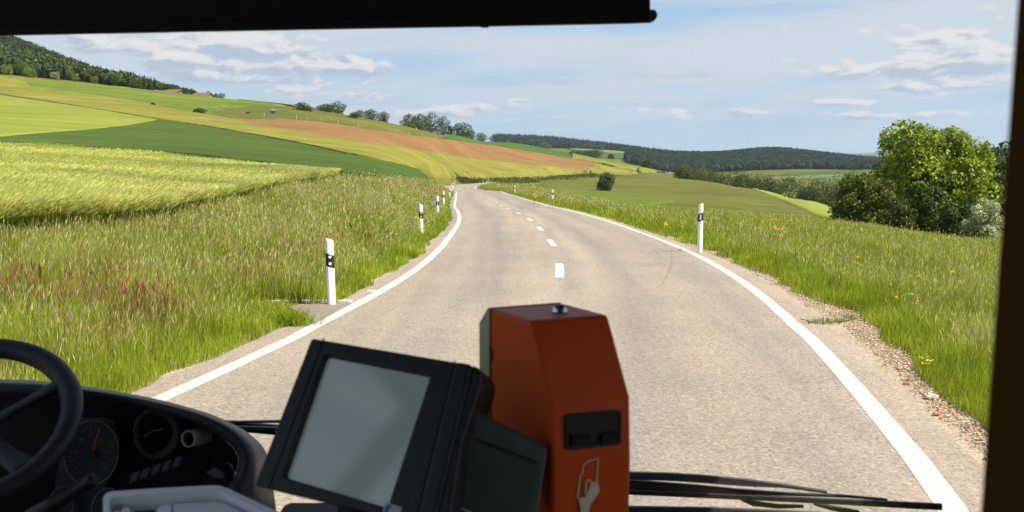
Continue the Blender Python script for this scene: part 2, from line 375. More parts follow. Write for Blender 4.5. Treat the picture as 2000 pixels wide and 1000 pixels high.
# ---- fields: bands of crop lying on the slope
def band(name, label, top, bot, h, mat, nx=60, ny=14, lift=0.05, kind='structure', dmax=800):
    """top, bot: outline points (picture column, row) that are carried onto the slope"""
    tx, ty = zip(*top); bx, by = zip(*bot)
    x0, x1 = max(min(tx), min(bx)), min(max(tx), max(bx))
    nx = int(nx * 1.6); ny = ny * 3
    X = np.linspace(x0, x1, nx); V = []
    for x in X:
        a = hit(x, np.interp(x, tx, ty), dmax); b = hit(x, np.interp(x, bx, by), dmax)
        for k in range(ny):
            f = k / (ny - 1); q = b * (1 - f) + a * f; V.append(q)
    V = np.array(V).reshape(nx, ny, 2)
    return sheet(name, V, h, mat, lift, kind, label, taper=name in ('lime_field', 'green_field', 'hill_field'))
def sheet(name, V, h, mat, lift=0.05, kind='structure', label=None, taper=False):
    nx, ny = V.shape[:2]
    Z = terr(V[..., 0], V[..., 1])
    Dm = np.clip(V[..., 1], 10, 3000)
    off_ = h + lift + Dm * 0.0007
    if taper:
        ia = np.minimum(np.arange(nx), np.arange(nx)[::-1])[:, None]; ja = np.minimum(np.arange(ny), np.arange(ny)[::-1])[None, :]
        off_ = off_ * np.clip(np.minimum(ia, ja) / 3.0, 0.1, 1)
    top = np.stack([V[..., 0], V[..., 1], Z + off_], -1)
    low = np.stack([V[..., 0], V[..., 1], Z - 0.6], -1)
    n = nx * ny; I = np.arange(n).reshape(nx, ny)
    rim = np.concatenate([I[:, 0], I[-1, 1:], I[:-1, -1][::-1], I[0, 1:-1][::-1]])
    r2 = np.roll(rim, -1)
    sk = np.stack([rim, rim + n, r2 + n, r2], -1)
    o = mesh_np(name, np.concatenate([top.reshape(-1, 3), low.reshape(-1, 3)]), [gridfaces(nx, ny), sk], mat, smooth=False)
    tag(o, kind=kind)
    if label: o['label'] = label
    return o

strip_top = [(-150,130),(0,153),(30,158),(50,164),(58,173),(100,180),(200,192),(275,205),(350,220),(425,232),(500,249),(600,267),(725,286),(825,300),(925,314),(1000,321),(1117,333),(1135,337)]
strip_bot = [(-150,170),(0,187),(100,203),(250,228),(400,251),(500,269),(587,286),(675,306),(775,325),(820,336),(850,347),(900,351),(1000,349),(1080,345),(1135,339)]
brown_top = [(430,232.5),(500,236),(550,235),(625,241),(700,252),(775,264),(875,275),(1000,292),(1100,309),(1150,317),(1166,321)]
band('grain_field', None, strip_top, strip_bot, 0.5, M_olive, 160, 20)
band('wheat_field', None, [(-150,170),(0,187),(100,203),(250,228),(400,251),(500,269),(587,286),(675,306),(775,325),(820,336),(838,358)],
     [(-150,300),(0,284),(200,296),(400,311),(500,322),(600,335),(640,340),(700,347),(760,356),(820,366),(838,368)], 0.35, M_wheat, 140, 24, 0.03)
band('sunlit_field', None, [(-150,172),(0,190),(75,201),(175,216),(250,229),(306,239)], [(-150,285),(0,274),(75,267),(175,259),(250,250),(306,239.5)], 0.36, M_sunlit, 70, 14, 0.12)  # paler part of the wheat field, ending at the painted cloud shadow edge
band('ploughed_field', None, brown_top, [(430,234),(500,248),(600,266),(725,285),(825,299),(925,313),(1000,320),(1117,332),(1135,337),(1166,322)], 0.02, M_brown, 120, 14, 0.25)
band('hill_field', None, [(-150,128),(0,147),(30,149),(100,157),(200,167),(300,176),(400,186),(470,195),(560,206)], [(-150,130),(0,153),(30,158),(50,164),(58,173),(100,180),(200,192),(275,205),(350,220),(400,222),(440,212),(500,206),(560,207)], 0.05, M_hillgreen, 80, 12)
band('ridge_field', None, [(466,193),(500,196),(540,200),(575,206)], [(466,194),(500,199),(540,204),(575,209)], 0.02, M_brown, 24, 4, 0.3)
band('upper_field', None, [(868,270.5),(878,265),(890,260),(1000,276),(1100,295),(1110,298),(1116,309)], [(868,273),(1000,291),(1100,308),(1116,311)], 0.3, M_dkgreen, 60, 8, 0.15)
band('yellow_field', None, [(1117,299),(1200,308),(1275,327),(1302,335)], [(1117,310),(1175,321),(1212,330),(1250,337),(1302,338)], 0.3, M_yellow, 50, 8, 0.15)
band('small_yellow_field', None, [(1145,336),(1165,322),(1212,332),(1245,338)], [(1145,339),(1165,343),(1200,342),(1245,340)], 0.3, M_yellow, 30, 6, 0.15)
band('green_field', None, [(962,356),(1025,360),(1100,367),(1175,375),(1250,386),(1320,394)], [(962,362),(1005,374),(1060,388),(1120,399),(1250,403),(1320,395)], 0.05, M_vivid, 60, 12)
band('lime_field', None, [(1451,361.5),(1520,369),(1610,390),(1650,402)], [(1451,363),(1500,380),(1538,397),(1600,424),(1650,440)], 0.0, M_lime, 40, 10)
# far valley fields
band('valley_field', None, [(1112,291),(1160,290),(1238,299)], [(1112,293),(1160,299),(1238,303)], 0.3, M_muted, 30, 6, 0.3, dmax=2400)
band('valley_meadow', None, [(1160,300),(1238,303),(1262,306)], [(1160,308),(1238,312),(1262,310)], 0.3, M_dkgreen, 30, 6, 0.3, dmax=2400)
band('far_field', None, [(1505,344),(1580,339),(1680,334),(1712,332)], [(1505,347),(1580,344),(1680,341),(1712,340)], 0.3, M_dkgreen, 30, 6, 0.3, dmax=2400)
band('far_meadow', None, [(1505,347.5),(1580,344.5),(1680,341.5),(1712,340.5)], [(1505,353),(1580,351),(1680,350),(1712,350)], 0.3, M_muted, 30, 6, 0.3, dmax=2400)

# barley by the verge: laid out on the ground, about 0.8 m tall
def barley_xy():
    pxs = np.linspace(-420, 641, 110); V = []
    for x in pxs:
        u = (x - 1000) / F
        dn = 1.035 * (9.3 / -u if x < 300 else np.interp(x, [300, 400, 500, 600, 641], [27, 33, 42, 53, 58]))
        df = np.interp(x, [-420, -200, 0, 200, 400, 600, 641], [150, 135, 120, 100, 80, 66, 61])
        for k in range(40):
            D = dn * (df / dn) ** (k / 39); V.append((u * D, D))
    return np.array(V).reshape(110, 40, 2)
BV = barley_xy()
barley_bed = sheet('barley_field', BV, 0.52, M_barley, 0.0, 'stuff')
tag(barley_bed, 'tall yellow green barley bed between the left grass bank and the dark wheat', 'barley')

# ---- road
def strip_mesh(name, offL, offR, lift, mat, Ys, nx=2, zoff=None):
    V = []
    c_ = road_c(Ys); h = road_half(Ys); z = road_z(Ys) + lift + 0.0000 * Ys
    k = h / 3.06
    for f in np.linspace(0, 1, nx):
        V.append(np.stack([c_ + (offL + (offR - offL) * f) * k, Ys, z + (0 if zoff is None else zoff(f))], -1))
    V = np.stack(V)
    return V, gridfaces(nx, len(Ys))
m, t, b = material('asphalt', 0.85, (.2, .18, .16), 0.2); M_road = m
p = pos(t)
f1 = t.noise(p, 70, 3, 0.8); f2 = t.noise(p, 0.5, 5, 0.6); f3 = t.noise(t.scaled(p, 1.4, 0.05, 1), 1.0, 4, 0.6); f4 = t.noise(p, 22, 4, 0.75)
vor = t.new('ShaderNodeTexVoronoi'); vor.inputs['Scale'].default_value = 55; t.l.new(p, vor.inputs['Vector'])
base = t.ramp(f3, [(0.38, (.255, .228, .198)), (0.5, (.305, .268, .225)), (0.60, (.35, .302, .246))])
base = t.mix(0.4, base, t.ramp(f2, [(0.38, (.262, .238, .212)), (0.62, (.355, .310, .258))]))
sp = t.math('ADD', t.math('MULTIPLY', f1, 0.5), t.math('MULTIPLY', f4, 0.5))
base = t.mix(0.62, base, t.ramp(sp, [(0.36, (.42, .42, .43)), (0.48, (.82, .82, .82)), (0.56, (1.0, .99, .96)), (0.64, (1.5, 1.46, 1.38))]), 'MULTIPLY')
vc = t.new('ShaderNodeSeparateColor'); t.l.new(vor.outputs['Color'], vc.inputs[0])
base = t.mix(t.mapr(vc.outputs[0], 0.86, 0.97, 0, 0.5), base, (.55, .47, .38))
base = t.mix(t.mapr(vc.outputs[1], 0.80, 0.95, 0, 0.6), base, (.09, .085, .09))
ac = t.new('ShaderNodeAttribute', attribute_name='Col'); sc_ = t.new('ShaderNodeSeparateColor'); t.l.new(ac.outputs['Color'], sc_.inputs[0])
wob = t.math('ADD', sc_.outputs[0], t.math('MULTIPLY', t.math('SUBTRACT', f2, 0.5), 0.10))
lane = t.ramp(wob, [(0.0, (1.0, .97, .92)), (0.08, (1.0, .97, .92)), (0.17, (.97, .93, .88)), (0.27, (.82, .83, .87)), (0.38, (.99, .95, .90)), (0.46, (1.08, 1.04, .98)), (0.50, (.90, .90, .92)), (0.55, (1.06, 1.02, .96)), (0.65, (.80, .81, .85)), (0.75, (.98, .94, .89)), (0.86, (.86, .86, .88)), (1.0, (1.04, 1.0, .94))])
base = t.mix(1.0, base, lane, 'MULTIPLY')
pt = t.noise(t.scaled(p, 1, .35, 1), .35, 3, .5)
base = t.mix(t.mapr(pt, .52, .70, 0, .22), base, (.17, .165, .17))
t.l.new(base, b.inputs['Base Color']); t.l.new(t.bump(f1, 0.35, 0.006), b.inputs['Normal'])
Yr = np.concatenate([np.arange(-60, 6, 3.0), np.arange(6, 170, 0.75), np.arange(170, 700, 4.0)])
Vi, _ = strip_mesh('road', -3.36, 3.36, 0.004, M_road, Yr, 9); Vo, _ = strip_mesh('road', -3.42, 3.42, 0.004, M_road, Yr, 2)
V = np.concatenate([Vo[:1], Vi, Vo[1:]]); Fc = gridfaces(11, len(Yr))
# worn ragged asphalt edges
jit = (np.interp(Yr, np.arange(-60, 700, 0.7), rng.normal(0, 0.05, len(np.arange(-60, 700, 0.7)))))
V[0, :, 0] -= np.abs(jit) + 0.08; V[-1, :, 0] += np.abs(np.roll(jit, 7)) + 0.08
V[0, :, 2] -= 0.02; V[-1, :, 2] -= 0.02
acr = np.repeat(np.concatenate([[0], np.linspace(0.01, .99, 9), [1]])[:, None], len(Yr), 1).reshape(-1, 1) * np.ones((1, 3))
road = mesh_np('road', V.reshape(-1, 3), [Fc], M_road, smooth=True, colors=acr); tag(road, kind='structure')
m, t, b = material('road_paint', 0.6, (.8, .8, .78), 0.3); M_paint = m
p = pos(t)
wr = t.noise(p, 18, 6, 0.75); wr2 = t.noise(p, 1.3, 4, 0.6)
t.l.new(t.mix(t.mapr(t.math('ADD', wr, t.math('MULTIPLY', wr2, 0.35)), 0.72, 0.86, 0, 0.75), t.ramp(wr2, [(0.3, (.43, .42, .40)), (0.7, (.52, .51, .49))]), (.33, .29, .24)), b.inputs['Base Color'])
Yl = np.concatenate([np.arange(0, 6, 1.0), np.arange(6, 170, 0.5), np.arange(170, 300, 3.0)])
Va, Fa = strip_mesh('', -3.15, -2.97, 0.0065, M_paint, Yl, 2)
Vb, Fb = strip_mesh('', 2.97, 3.15, 0.0065, M_paint, Yl, 2)
def lift_far(Vx):
    Vx[..., 2] += np.clip(Vx[..., 1] - 20, 0, 300) * 0.0002; return Vx
Va, Vb = lift_far(Va), lift_far(Vb)
n0 = Va.reshape(-1, 3).shape[0]
edge = mesh_np('edge_line', np.concatenate([Va.reshape(-1, 3), Vb.reshape(-1, 3)]), [np.concatenate([Fa, Fb + n0])], M_paint); tag(edge, kind='structure')
# centre dashes
DASH = [(543,515),(486,471),(453,444),(432,426)]
dys = []
for a_, b_ in DASH: dys.append((on_road(1050, a_)[1], on_road(1050, b_)[1]))
cyc = dys[1][0] - dys[0][0]; ln = dys[0][1] - dys[0][0]
print('dash', dys)
cyc = (dys[3][0] - dys[0][0]) / 3
vs, fs = [], []; y0 = dys[0][0] - cyc * 3
mk = 0
while y0 < 280:
    Yq = np.linspace(y0, y0 + ln, 5); sh = float(np.interp(y0, [0, 19, 25, 40, 80], [.2, .19, .13, .05, 0]))
    Vd, Fd = strip_mesh('', -0.085 - sh, 0.085 - sh, 0.0065, M_paint, Yq, 2); Vd = lift_far(Vd)
    vs.append(Vd.reshape(-1, 3)); fs.append(Fd + mk); mk += 10; y0 += cyc
dash = mesh_np('centre_line', np.concatenate(vs), [np.concatenate(fs)], M_paint); tag(dash, kind='structure')

# shoulders: sandy strip on the left, gravel on the right
m, t, b = material('shoulder_sand', 0.9, (.3, .24, .17), 0.1); M_sand = m
p = pos(t)
t.l.new(t.mix(0.6, t.ramp(t.noise(p, 1.1, 6, 0.7), [(0.35, (.25, .19, .13)), (0.65, (.42, .33, .24))]), t.ramp(t.noise(p, 30, 4, 0.8), [(0.35, (.16, .12, .09)), (0.5, (.36, .29, .21)), (0.65, (.62, .55, .45))])), b.inputs['Base Color'])
t.l.new(t.bump(t.noise(p, 40, 4, 0.7), 0.7, 0.015), b.inputs['Normal'])
Ys = np.concatenate([np.arange(0, 6, 1.0), np.arange(6, 170, 0.4), np.arange(170, 300, 3.0)])
Vl, Fl = strip_mesh('', -3.95, -3.40, -0.012, M_sand, Ys, 3)
jl = np.interp(Ys, np.arange(0, 301, 0.5), rng.normal(0, 0.09, 602)); Vl[0, :, 0] += jl
Vl[..., 2] += np.clip(Vl[..., 1] - 20, 0, 300) * 0.00008
shl = mesh_np('left_shoulder', Vl.reshape(-1, 3), [Fl], M_sand, smooth=True); tag(shl, kind='structure')
k_ = road_half(Ys) / 3.06
Vr = np.stack([np.stack([road_c(Ys) + (3.40 + (rwid(Ys) - 3.40) * f) * k_, Ys, road_z(Ys) - 0.012 - 0.02 * f + np.clip(Ys - 20, 0, 300) * 0.00008], -1) for f in np.linspace(0, 1, 6)])
Vr[-1, :, 0] += np.roll(jl, 11)
Vr[..., 2] = np.minimum(terr(Vr[..., 0], Vr[..., 1]), road_z(Vr[..., 1]) + 0.15) - 0.012 + np.clip(Vr[..., 1] - 20, 0, 300) * 0.00008
shr = mesh_np('gravel_shoulder', Vr.reshape(-1, 3), [gridfaces(6, len(Ys))], M_sand, smooth=True); tag(shr, kind='structure')
# ================================================================ VEGETATION
def leaf_material(name, trans=0.35, rough=0.55, var=0.25, vscale=0.6):
    m = bpy.data.materials.new(name); m.use_nodes = True
    t = NT(m.node_tree); b = t.n['Principled BSDF']; o = t.n['Material Output']
    at_ = t.new('ShaderNodeAttribute', attribute_name='Col')
    c = at_.outputs['Color']
    f = t.noise(pos(t), vscale, 4, 0.6)
    c = t.mix(1.0, c, t.ramp(f, [(0.3, (1 - var,) * 3), (0.7, (1 + var,) * 3)]), 'MULTIPLY')
    t.l.new(c, b.inputs['Base Color']); b.inputs['Roughness'].default_value = rough; b.inputs['Specular IOR Level'].default_value = 0.25
    tr = t.new('ShaderNodeBsdfTranslucent'); t.l.new(c, tr.inputs['Color'])
    mx = t.new('ShaderNodeMixShader'); mx.inputs[0].default_value = trans
    t.l.new(b.outputs[0], mx.inputs[1]); t.l.new(tr.outputs[0], mx.inputs[2]); t.l.new(mx.outputs[0], o.inputs['Surface'])
    return m
M_blade = leaf_material('grass_blades', 0.5, 0.6, 0.2, 0.8)
M_ear = leaf_material('barley_blades', 0.5, 0.6, 0.10, 0.3)
M_leaf = leaf_material('tree_leaves', 0.30, 0.5, 0.18, 0.5)
M_far = leaf_material('far_leaves', 0.12, 0.8, 0.25, 0.08)
M_bark = noisy('bark', (.07, .055, .04), (.14, .115, .085), 6, 0.9, 0.6)

def vnoise(X, Y, s, seed=0):
    r = np.random.default_rng(1000 + seed); out = 0
    for i in range(7):
        k = s * (1.0 + 0.55 * i); th = r.random() * 6.28; ph = r.random() * 6.28
        out = out + np.sin(k * (X * np.cos(th) + Y * np.sin(th)) + ph + 1.3 * np.sin(k * 0.7 * (X * np.sin(th) - Y * np.cos(th)) + ph))
    return out / 4.0
def blades(X, Y, Z, H, W, lean, ldir, colr, head=None):
    """head: None or (length fraction, width factor, colours) for a seed head on top"""
    n = len(X); ph = rng.random(n) * math.pi
    wx, wy = np.cos(ph) * W / 2, np.sin(ph) * W / 2
    lx_, ly_ = np.cos(ldir) * lean * H, np.sin(ldir) * lean * H
    B = np.stack([X, Y, Z], -1)
    def pt(f, g, s):
        return B + np.stack([lx_ * g + wx * s, ly_ * g + wy * s, H * f], -1)
    v = [pt(0, 0, 1), pt(0, 0, -1), pt(.55, .32, .75), pt(.55, .32, -.75), pt(.93, 1.0, 0)]
    V = np.stack(v, 1); C = np.repeat(colr[:, None, :], 5, 1)
    I = np.arange(n)[:, None] * 5
    q = I + np.array([[0, 1, 3, 2]]); tr = I + np.array([[2, 3, 4]])
    Vs, Cs, Q, T = [V.reshape(-1, 3)], [C.reshape(-1, 3)], [q], [tr]
    if head is not None:
        sel, hl, hw, hc = head
        k = len(sel); top = V[sel, 4]; dirv = np.stack([lx_[sel], ly_[sel], H[sel] * 0.6], -1); dirv /= np.linalg.norm(dirv, axis=1, keepdims=True)
        side = np.stack([np.cos(ph[sel]), np.sin(ph[sel]), np.zeros(k)], -1) * hw[:, None]
        a = top - dirv * hl[:, None] * 0.2; e = top + dirv * hl[:, None]; mid = top + dirv * hl[:, None] * 0.35
        HV = np.stack([a, mid + side, e, mid - side], 1); base = n * 5
        Vs.append(HV.reshape(-1, 3)); Cs.append(np.repeat(hc[:, None, :], 4, 1).reshape(-1, 3))
        Q.append(base + np.arange(k)[:, None] * 4 + np.array([[0, 1, 2, 3]]))
    return np.concatenate(Vs), np.concatenate(Cs), np.concatenate(Q), np.concatenate(T)
def pick(cols, n, p=None):
    cols = np.array(cols); i = rng.choice(len(cols), n, p=p)
    c = cols[i] * rng.normal(1, 0.16, (n, 1)).clip(.55, 1.6)
    return c * rng.normal(1, 0.05, (n, 3)).clip(.8, 1.2)
GREENS = [(.235, .320, .010), (.30, .385, .018), (.155, .235, .012), (.36, .41, .035), (.42, .40, .08)]
DRY = [(.44, .38, .15), (.54, .48, .24), (.38, .27, .13), (.32, .20, .10), (.48, .43, .17)]
def sprD(n, a, b, k=1.0):      # distances, denser near
    return a * (b / a) ** rng.random(n) if k == 1.0 else (rng.random(n) * (b ** k - a ** k) + a ** k) ** (1 / k)

def verge(name, n, Dr, xin, xout, hmax, dry, red, label, cat='grass', bias=1.2, dens=1.0, short=1.4, hf=.14):
    D = sprD(n, *Dr); a = xin(D); b = xout(D)
    f = rng.random(n) ** bias; X = a + (b - a) * f
    dist = np.abs(X - a); Z = terr(X, D)
    ok = (np.abs(X / D) < 0.62) & ~((X > -3.75) & (X < 0) & (D > 13.25) & (D < 15.15))
    X, D, Z, dist = X[ok], D[ok], Z[ok], dist[ok]; n = len(X)
    pat = vnoise(X, D, 0.55, 1); pat2 = vnoise(X, D, 1.6, 2)
    ramp_ = np.clip(dist / short, 0, 1)
    H = (0.15 + (hmax - 0.15) * ramp_ ** 0.8) * (1 + 0.22 * pat) * rng.uniform(0.45, 1.1, n)
    W = np.maximum(0.0045, 0.00055 * D) * rng.uniform(0.7, 1.5, n)
    colr = pick(GREENS, n, [.30, .27, .2, .14, .09])
    colr *= (1 + 0.20 * pat2 + 0.16 * pat)[:, None].clip(.6, 1.5)
    pd = np.clip(dry + 0.30 * pat + 0.12 * pat2, 0, .8) * np.clip(dist / 1.2, 0.15, 1)
    isdry = rng.random(n) < pd
    colr[isdry] = pick(DRY, isdry.sum())
    rm = np.clip(vnoise(X, D, 0.9, 5) - 0.25, 0, 1) * red * np.clip((dist - .5) / 1.0, 0, 1)
    isr = rng.random(n) < rm * np.where((D < 17) & (X < 0), 3.0, .7)
    colr[isr] = pick([(.26, .085, .03), (.20, .085, .045), (.33, .12, .04)], isr.sum())
    sel = np.where((rng.random(n) < hf * (1 + .8 * pat)) & (H > 0.3))[0]
    hc = pick([(.56, .50, .22), (.50, .37, .19), (.48, .50, .14), (.62, .58, .28)], len(sel))
    rs = isr[sel]; hc[rs] = pick([(.30, .13, .05), (.26, .12, .06), (.36, .19, .06)], rs.sum())
    hl = rng.uniform(.05, .11, len(sel)) * np.clip(hmax / .6, .6, 1.2); hw = np.maximum(0.0028, 0.00034 * D[sel]) * rng.uniform(.7, 1.4, len(sel))
    wind = rng.normal(0.15, 1.6, n)
    V, C, Q, T = blades(X, D, Z - 0.03, H, W, rng.uniform(.04, .42, n), wind, colr, (sel, hl, hw, hc))
    o = mesh_np(name, V, [Q, T], M_blade, colors=C)
    return tag(o, label, cat, kind='stuff')
lfe = lambda D: road_c(D) - road_half(D) * (3.50 / 3.06) + 0.05 + 0.12 * vnoise(D * 0 + 3, D, 1.1, 9)
def lout(D):
    return np.where(D < 64, np.minimum(-9.3 - np.clip(D - 27, 0, 60) * 0.045, road_c(D) - 5.5) - 1.0, np.minimum(-0.075 * D - 1, road_c(D) - 6))
inlet = lambda X, Y: ((X > -4.35) & (Y > 12.9) & (Y < 14.75))
verge('left_verge_grass', 260000, (6.2, 66), lfe, lout, 0.62, 0.10, .16, 'tall flowering grass on the bank left of the road', bias=1.15, hf=.16)
verge('tall_seed_stems', 3800, (8, 60), lambda D: lfe(D) - .7, lout, 1.0, .85, .1, 'tall pale seed stems standing above the left bank grass', bias=1.0, hf=.9)
verge('far_verge_grass', 26000, (60, 200), lfe, lambda D: np.where(D < 110, road_c(D) - 7.5, road_c(D) - 5.5), 0.7, 0.42, 0.3, 'dry brownish grass along the left road edge near the bend', bias=1.0)
rfe = lambda D: road_c(D) + road_half(D) / 3.06 * (rwid(D) - 0.16) + 0.12 * vnoise(D * 0 + 8, D, 1.3, 11)
def rout(D): return np.minimum(road_c(D) + 5 + 0.55 * D, 0.50 * D + 1.5)
def nudge():
    pass
verge('right_verge_grass', 230000, (6.5, 90), rfe, rout, 0.50, 0.03, 0.04, 'fresh green tall grass right of the gravel shoulder', bias=1.1, hf=.07)
verge('tall_seed_stems', 2600, (8, 60), lambda D: rfe(D) + .4, rout, .72, .7, .05, 'pale seed stems scattered in the grass right of the road', bias=1.0, hf=.9)
verge('far_right_grass', 40000, (70, 260), lambda D: rfe(D), lambda D: road_c(D) + 7 + 0.04 * D, 0.65, 0.30, 0.1, 'grass strip between the far road and the mown meadow', bias=1.0)
# dark mound of weeds on the outside of the bend and brushy edge of the hidden road
def scrub(name, pts, wX, wD, n, hgt, cols, label):
    X, D = [], []
    for px, Dd in pts:
        k = n // len(pts); X.append((px - 1000) / F * Dd + rng.normal(0, wX, k)); D.append(Dd + rng.normal(0, wD, k))
    X = np.concatenate(X); D = np.concatenate(D); Z = terr(X, D); m_ = len(X)
    off = np.abs(X - road_c(D)) > road_half(D) * 1.35
    X, D, Z = X[off], D[off], Z[off]; m_ = len(X)
    H = hgt * rng.uniform(.4, 1.1, m_) * (1 + .3 * vnoise(X, D, .3, 4)); W = np.maximum(.02, .0009 * D) * rng.uniform(.7, 1.6, m_)
    V, C, Q, T = blades(X, D, Z - .05, H, W, rng.uniform(.1, .5, m_), rng.random(m_) * 6.28, pick(cols, m_))
    return tag(mesh_np(name, V, [Q, T], M_blade, colors=C), label, 'undergrowth', kind='stuff')
scrub('roadside_weeds', [(899, 266), (905, 269), (911, 272), (918, 276), (926, 279), (936, 283)], .8, 1.2, 8000, 1.1, [(.07, .10, .02), (.11, .11, .035), (.15, .12, .05)], 'dark weedy mound on the outside of the far bend')
scrub('bend_grass', [(958, 262), (968, 266), (980, 272), (994, 280), (1008, 290), (1024, 300)], 1.6, 3, 9000, 1.0, [(.13, .17, .03), (.18, .20, .05), (.09, .13, .02)], 'tall grass on the inside of the far bend')
scrub('road_bank_brush', [(960, 300), (985, 330), (1010, 350), (1035, 365), (1060, 385), (1090, 410), (1110, 430), (1120, 440), (1130, 445), (1145, 460)], 5, 6, 16000, .9, [(.07, .11, .015), (.11, .14, .02), (.14, .14, .035)], 'brushy strip along the distant road below the fields')

# barley ears: one leaning mass
def barley():
    n = 190000
    pxs = rng.uniform(-60, 641, n); u = (pxs - 1000) / F
    dn = np.where(pxs < 300, 9.25 / -u, np.interp(pxs, [300, 400, 500, 600, 641], [27, 33, 42, 53, 60]))
    df = np.interp(pxs, [-420, -200, 0, 200, 400, 600, 641], [150, 135, 120, 100, 80, 66, 61])
    f = rng.random(n) ** 1.5; D = dn * (df / dn) ** f; D[: n // 7] = dn[: n // 7] * (1 - 0.012 * rng.random(n // 7)); X = u * D; Z = terr(X, D)
    H = rng.uniform(.62, .98, n) * (1 + .05 * vnoise(X, D, .35, 6)); W = np.maximum(.007, .0006 * D) * rng.uniform(.7, 1.5, n)
    colr = pick([(.34, .44, .03), (.40, .48, .04), (.27, .37, .02), (.44, .46, .08)], n)
    sel = np.arange(n); hc = pick([(.56, .58, .14), (.66, .64, .22), (.46, .51, .09), (.70, .67, .28)], n) * (1 + .13 * vnoise(X, D, .5, 7) + .10 * vnoise(X, D, 1.9, 8))[:, None]
    wd = 0.2 + 0.5 * vnoise(X, D, .12, 12)
    V, C, Q, T = blades(X, D, Z, H, W, rng.uniform(.35, .85, n), wd, colr, (sel, rng.uniform(.07, .14, n), np.maximum(.008, .00055 * D) * rng.uniform(.6, 1.3, n), hc))
    o = mesh_np('barley_ears', V, [Q, T], M_ear, colors=C)
    tag(o, 'pale awned barley ears blown to the right above the bed', 'barley', kind='stuff')
barley()

# ---- trees
def rand_unit(n):
    v = rng.normal(0, 1, (n, 3)); return v / np.linalg.norm(v, axis=1, keepdims=True)
def crown_mesh(lobes, nleaf, size, cols, flat=0.9, inner=0.25, pull=(.45, .9)):
    """lobes: (x,y,z,rx,ry,rz); leaves sit in the outer shell of each lobe"""
    L = np.array(lobes); vol = (L[:, 3] * L[:, 4] * L[:, 5]) ** (2 / 3); idx = rng.choice(len(L), nleaf, p=vol / vol.sum())
    d = rand_unit(nleaf); r = 1 - inner * rng.random(nleaf) ** 1.6
    # clumps: pull leaves toward a limited number of twig tips
    tips = 26
    tip = rand_unit(len(L) * tips).reshape(len(L), tips, 3); which = rng.integers(0, tips, nleaf)
    td = tip[idx, which]; mixk = rng.uniform(*pull, nleaf)[:, None]; d = d * (1 - mixk) * 0.75 + td * mixk
    d /= np.linalg.norm(d, axis=1, keepdims=True)
    r = r * (1 + 0.14 * np.sin(which * 2.4))
    p = L[idx, :3] + d * L[idx, 3:6] * r[:, None]
    nrm = d * 0.6 + rand_unit(nleaf) * 0.8; nrm[:, 2] += 0.35; nrm /= np.linalg.norm(nrm, axis=1, keepdims=True)
    a = np.cross(nrm, rand_unit(nleaf)); a /= np.linalg.norm(a, axis=1, keepdims=True); b = np.cross(nrm, a)
    s = size * rng.uniform(.55, 1.3, nleaf)[:, None]
    V = np.stack([p - a * s, p - b * s * .55, p + a * s, p + b * s * .55], 1).reshape(-1, 3)
    lc = pick(cols, len(L) * tips).reshape(len(L), tips, 3)
    c = lc[idx, which] * rng.normal(1, .13, (nleaf, 1)).clip(.6, 1.5)
    return V, np.repeat(c, 4, 0), np.arange(nleaf * 4).reshape(-1, 4)
def cone_seg(bm, a, b, ra, rb, n=7):
    a, b = Vector(a), Vector(b); d = (b - a).normalized(); x = d.orthogonal().normalized(); y = d.cross(x)
    r1 = [bm.verts.new(a + (x * math.cos(6.283 * i / n) + y * math.sin(6.283 * i / n)) * ra) for i in range(n)]
    r2 = [bm.verts.new(b + (x * math.cos(6.283 * i / n) + y * math.sin(6.283 * i / n)) * rb) for i in range(n)]
    for i in range(n): bm.faces.new((r1[i], r1[(i + 1) % n], r2[(i + 1) % n], r2[i]))
    return r1, r2
def trunk_mesh(H, r, tips, fork=0.35):
    bm = bmesh.new(); z0 = H * fork
    p0, p1 = Vector((0, 0, -0.3)), Vector((random.uniform(-.1, .1), random.uniform(-.1, .1), z0))
    cone_seg(bm, p0, p1, r * 1.25, r * .8)
    for t_ in tips:
        t_ = Vector(t_); m1 = p1.lerp(t_, .45) + Vector((random.uniform(-.2, .2), random.uniform(-.2, .2), .15 * H * .3))
        cone_seg(bm, p1, m1, r * .6, r * .35, 6); cone_seg(bm, m1, t_, r * .35, r * .08, 5)
        for k in range(3):
            q = m1.lerp(t_, random.uniform(.1, .8)); e = q + Vector((random.uniform(-1, 1), random.uniform(-1, 1), random.uniform(.1, 1))) * H * .12
            cone_seg(bm, q, e, r * .18, r * .04, 4)
    return bm
